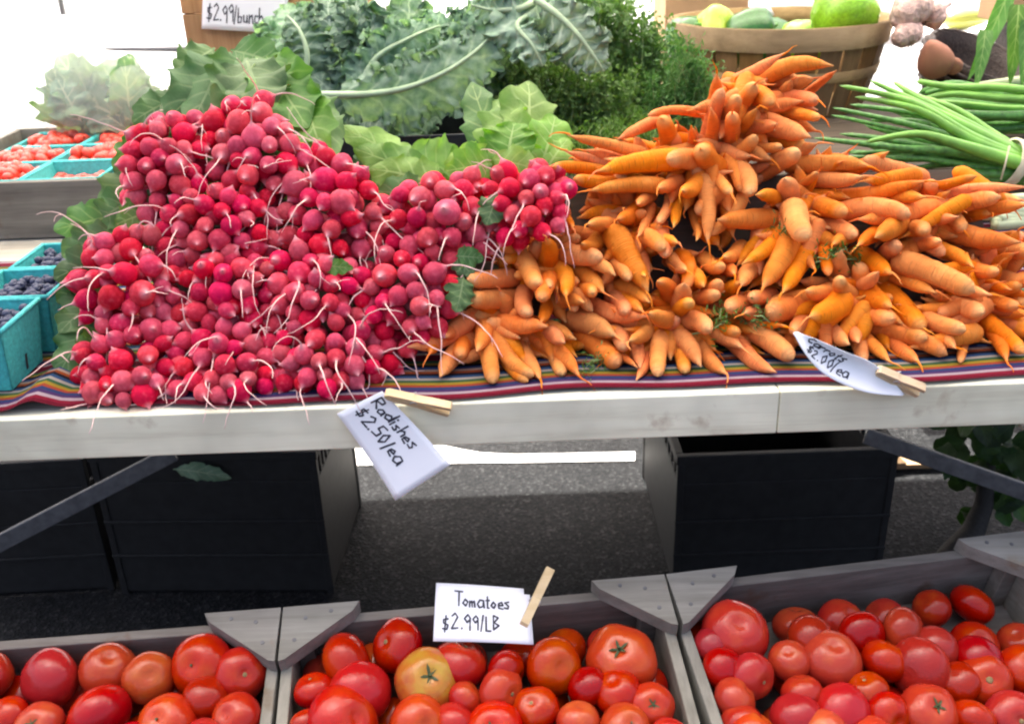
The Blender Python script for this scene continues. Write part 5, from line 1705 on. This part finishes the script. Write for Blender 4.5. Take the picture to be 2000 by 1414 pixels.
sc2 = thing('scallion_bunch', (p.x, p.y, TZ + .107), 'far scallion bunch lying behind the near one at the right', 'scallion bunch', 'scallion bunches')
for i in range(13):
    y = 168 + i * 7
    yy = rs_.uniform(.78, .92)
    strand(sc2, ((2050, y + rs_.uniform(-8, 20), yy), (1960, y + rs_.uniform(-5, 10), yy), (1860, y + rs_.uniform(-12, 8), yy + .02), (rs_.uniform(1740, 1830), y + rs_.uniform(-28, 10), yy + .05)),   .010, .005, MAT['scallion'] if i % 3 else MAT['scallionl'])
# pale bulb ends at the right edge
p = at_Y(1960, 415, .36)
sc3 = thing('white_onion_bunch', (p.x, p.y, TZ), 'white onion ends poking out between carrots and scallions at right', 'onion bunch')
for i in range(9):
    y = 392 + i * 6
    strand(sc3, ((1925 + rs_.uniform(-8, 25), y, .36 + i * -.004), (1970, y - 2, .38 - i * .004), (2040, y + rs_.uniform(-10, 6), .40)), .007, .010, MAT['white_on'], 'stalk')

# ------------------------------------------------------------------ things at the top right
p = at_Y(1880, 120, 1.14)
wb = thing('dark_wicker_basket', (p.x, p.y, TZ + .107), 'dark brown wicker basket tilted behind the scallions', 'basket')
cw = at_Y(1905, 135, 1.20)
mw = frame(cw, (.28, -.30, .9)) 
V, F = lathe([(0, -.10), (.075, -.10), (.10, -.05), (.118, .01), (.128, .012), (.128, .030), (.112, .030), (.108, 0), (.09, -.05), (.07, -.088), (0, -.088)], 36, lambda a, t: 1 + .012 * math.sin(18 * a))
mk('bowl', V, F, MAT['darkw'], wb, True, None, mw)
for z, R in ((.030, .120), (.012, .129), (-.01, .121), (-.035, .110), (-.06, .098)):
    pts = [(math.cos(a) * (R + .003 * math.sin(20 * a)), math.sin(a) * (R + .003 * math.sin(20 * a)), z) for a in [2 * math.pi * i / 64 for i in range(65)]]
    MB().tube(pts, .0055, 6, False).build('weave_ring', MAT['darkw'], wb, True, mw)
MB().aabb(cw.x - .10, cw.x + .10, cw.y - .06, cw.y + .08, TZ + .107, cw.z - .10, .003).build('stand', MAT['darkw'], wb)
def garlic(px, py, rp, Y, label, ax, seed):
    p = at_Y(px, py, Y); d = (p - CAM).dot(FWD); R = rp / FPX * d
    V, F = lathe([(0, -.72), (.2, -.75), (.6, -.66), (.92, -.3), (1, .05), (.85, .42), (.5, .72), (.25, .95), (.15, 1.25), (.13, 1.6), (0, 1.62)], 30, lambda a, t: 1 + .16 * (abs(math.sin(3 * a + seed)) - .6) * (1 if t < .7 else .3))
    m = frame(p, ax) @ sc(R)
    o = mk('garlic_bulb', V, F, MAT['garlic'], None, True, None, m)
    tag(o, label, 'garlic', 'garlic bulbs beside the basket')
    mb = MB(); rg = random.Random(seed)
    for i in range(14):
        a = rg.uniform(0, 6.28); q = Vector((math.cos(a) * .12, math.sin(a) * .12, -.72))
        mb.tube([q, q + Vector((math.cos(a) * .1, math.sin(a) * .1, -.10)), q + Vector((math.cos(a) * .25, math.sin(a) * .25, -.22))], [.02, .015, .008], 4)
    mb.build('roots', MAT['trunk'], o, True, m)
garlic(1780, 22, 42, 1.05, 'largest pinkish garlic bulb right of the pepper basket', (-.5, .4, .7), 1)
garlic(1772, 68, 30, 1.03, 'lower garlic bulb hanging against the basket rim', (-.3, .3, .8), 2)
garlic(1822, 30, 28, 1.08, 'pale garlic bulb at the edge of the dark wicker basket', (.8, .3, .4), 3)
for i, (px, py, rx, lb) in enumerate(((1826, 116, 46, 'reddish sweet potato in front of the dark wicker basket'), (1862, 128, 22, 'orange-brown sweet potato beside the reddish one'))):
    p = at_Y(px, py, 1.02); d = (p - CAM).dot(FWD); R = rx / FPX * d
    V, F = lathe([(0, -1.5), (.25, -1.35), (.6, -.9), (.9, -.3), (1, .2), (.8, .8), (.4, 1.2), (.12, 1.45), (0, 1.5)], 20, lambda a, t: 1 + .06 * math.sin(3 * a + i))
    tag(mk('sweet_potato', V, F, MAT['sweet'], None, True, None, frame(p, (.5, .5, -.6 if i else -.7)) @ sc(R * .75)), lb, 'sweet potato', 'sweet potatoes by the wicker basket')
p = at_Y(1890, 38, 1.75)
V, F = lathe([(0, -2.6), (.5, -2.5), (.85, -1.8), (1, -.6), (.92, .6), (.7, 1.6), (.5, 2.2), (.3, 2.4), (0, 2.45)], 18)
tag(mk('yellow_squash', V, F, MAT['squash'], None, True, None, frame(p, (1, .1, .04)) @ sc(.026)), 'long yellow-green squash lying behind the dark wicker basket', 'squash')
sqs = thing('folding_shelf', (p.x, 1.80, 0), 'white back shelf carrying the squash behind the stall', 'shelf')
MB().aabb(p.x - .35, p.x + .5, 1.68, 1.95, p.z - .052, p.z - .027, .002).build('board', MAT['card'], sqs)
for x in (p.x - .3, p.x + .45):
    MB().aabb(x - .015, x + .015, 1.80, 1.83, 0, p.z - .0525).build('leg', MAT['metal'], sqs)
p = at_Y(2000, 150, .98)
lk = thing('leek_bunch', (p.x, p.y, TZ + .107), 'flat green leek leaves hanging down at the top right corner', 'leek bunch')
def strap(x0, y0, x1, y1, xm, ym, Y, wpx, seed):
    a, c = at_Y(x0, y0, Y), at_Y(x1, y1, Y - .04)
    d = (a - CAM).dot(FWD)
    V, F, UV = leaf_geo(a, c, CAM - a + Vector((.5, 0, 0)), wpx / FPX * d, ruffle=.02, freq=1.5, bend=.05, cup=.35, nu=20, nv=8, stem=0, seed=seed, lobe=.02, pw=.45)
    mk('leaf_blade', V, F, MAT['radleaf'], lk, True, UV)
strap(1968, -10, 1890, 158, 0, 0, 1.00, 34, 401)
strap(1990, 10, 1972, 165, 0, 0, .98, 40, 402)
strap(1925, 60, 1905, 175, 0, 0, .97, 30, 403)
strap(2010, 40, 1995, 170, 0, 0, .96, 36, 404)
a = at_Y(1990, 160, .97)
MB().tube([at_Y(2060, 170, .97), a, at_Y(1900, 168, .97)], [.012, .012, .006], 8).build('stalk', MAT['white_on'], lk, True)
tx0, tx1 = at_Y(1957, 20, 1.30).x, at_Y(2120, 20, 1.30).x
tbz = at_Y(1980, 44, 1.30).z
tb = thing('tan_carton', ((tx0 + tx1) / 2, 1.36, TZ), 'tan cardboard carton at the top right corner', 'carton')
MB().aabb(tx0, tx1, 1.30, 1.42, tbz, tbz + .16, .003).build('carton_body', MAT['kraft'], tb)
MB().aabb(tx0 + .05, tx1 - .02, 1.31, 1.41, TZ + .107, tbz - .0005).build('stand', MAT['darkw'], tb)

# ------------------------------------------------------------------ fallen leaf and the dark plant under the table
p = at_Y(395, 925, yl - .02)
fl_ = thing('fallen_leaf', p, 'pale green leaf hanging on the rim of the black crate under the radishes', 'leaf')
a, c = at_Y(338, 916, yl - .015), at_Y(452, 934, yl - .02)
leaf(fl_, MAT['lettuce'], a, c, CAM - a + Vector((0, 0, .6)), .036, seed=500, ruffle=.12, freq=3, bend=.1, cup=.2, lobe=.15, name='blade')
pp = at_Z(1835, 1120, 0.0)
pl = thing('dark_plant', (pp.x, pp.y, 0), 'dark leafy potted plant with a bent stem under the right end of the table', 'plant')
st_ = [pp, at_Y(1860, 1085, pp.y + .02), at_Y(1900, 1040, pp.y + .05), at_Y(1922, 985, pp.y + .08), at_Y(1926, 930, pp.y + .10), at_Y(1935, 880, pp.y + .12), at_Y(1950, 820, pp.y + .14)]
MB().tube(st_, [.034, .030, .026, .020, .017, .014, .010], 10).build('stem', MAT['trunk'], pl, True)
rp_ = random.Random(61)
for i in range(70):
    x, y = rp_.uniform(1850, 2080), rp_.uniform(800, 930)
    if rp_.random() < .16: x, y = rp_.uniform(1880, 1990), rp_.uniform(950, 1000)
    a = at_Y(x, y, pp.y + .10 + rp_.uniform(-.06, .10))
    c = a + (rv(rp_, 1) + Vector((0, -.2, -.5))).normalized() * rp_.uniform(.05, .09)
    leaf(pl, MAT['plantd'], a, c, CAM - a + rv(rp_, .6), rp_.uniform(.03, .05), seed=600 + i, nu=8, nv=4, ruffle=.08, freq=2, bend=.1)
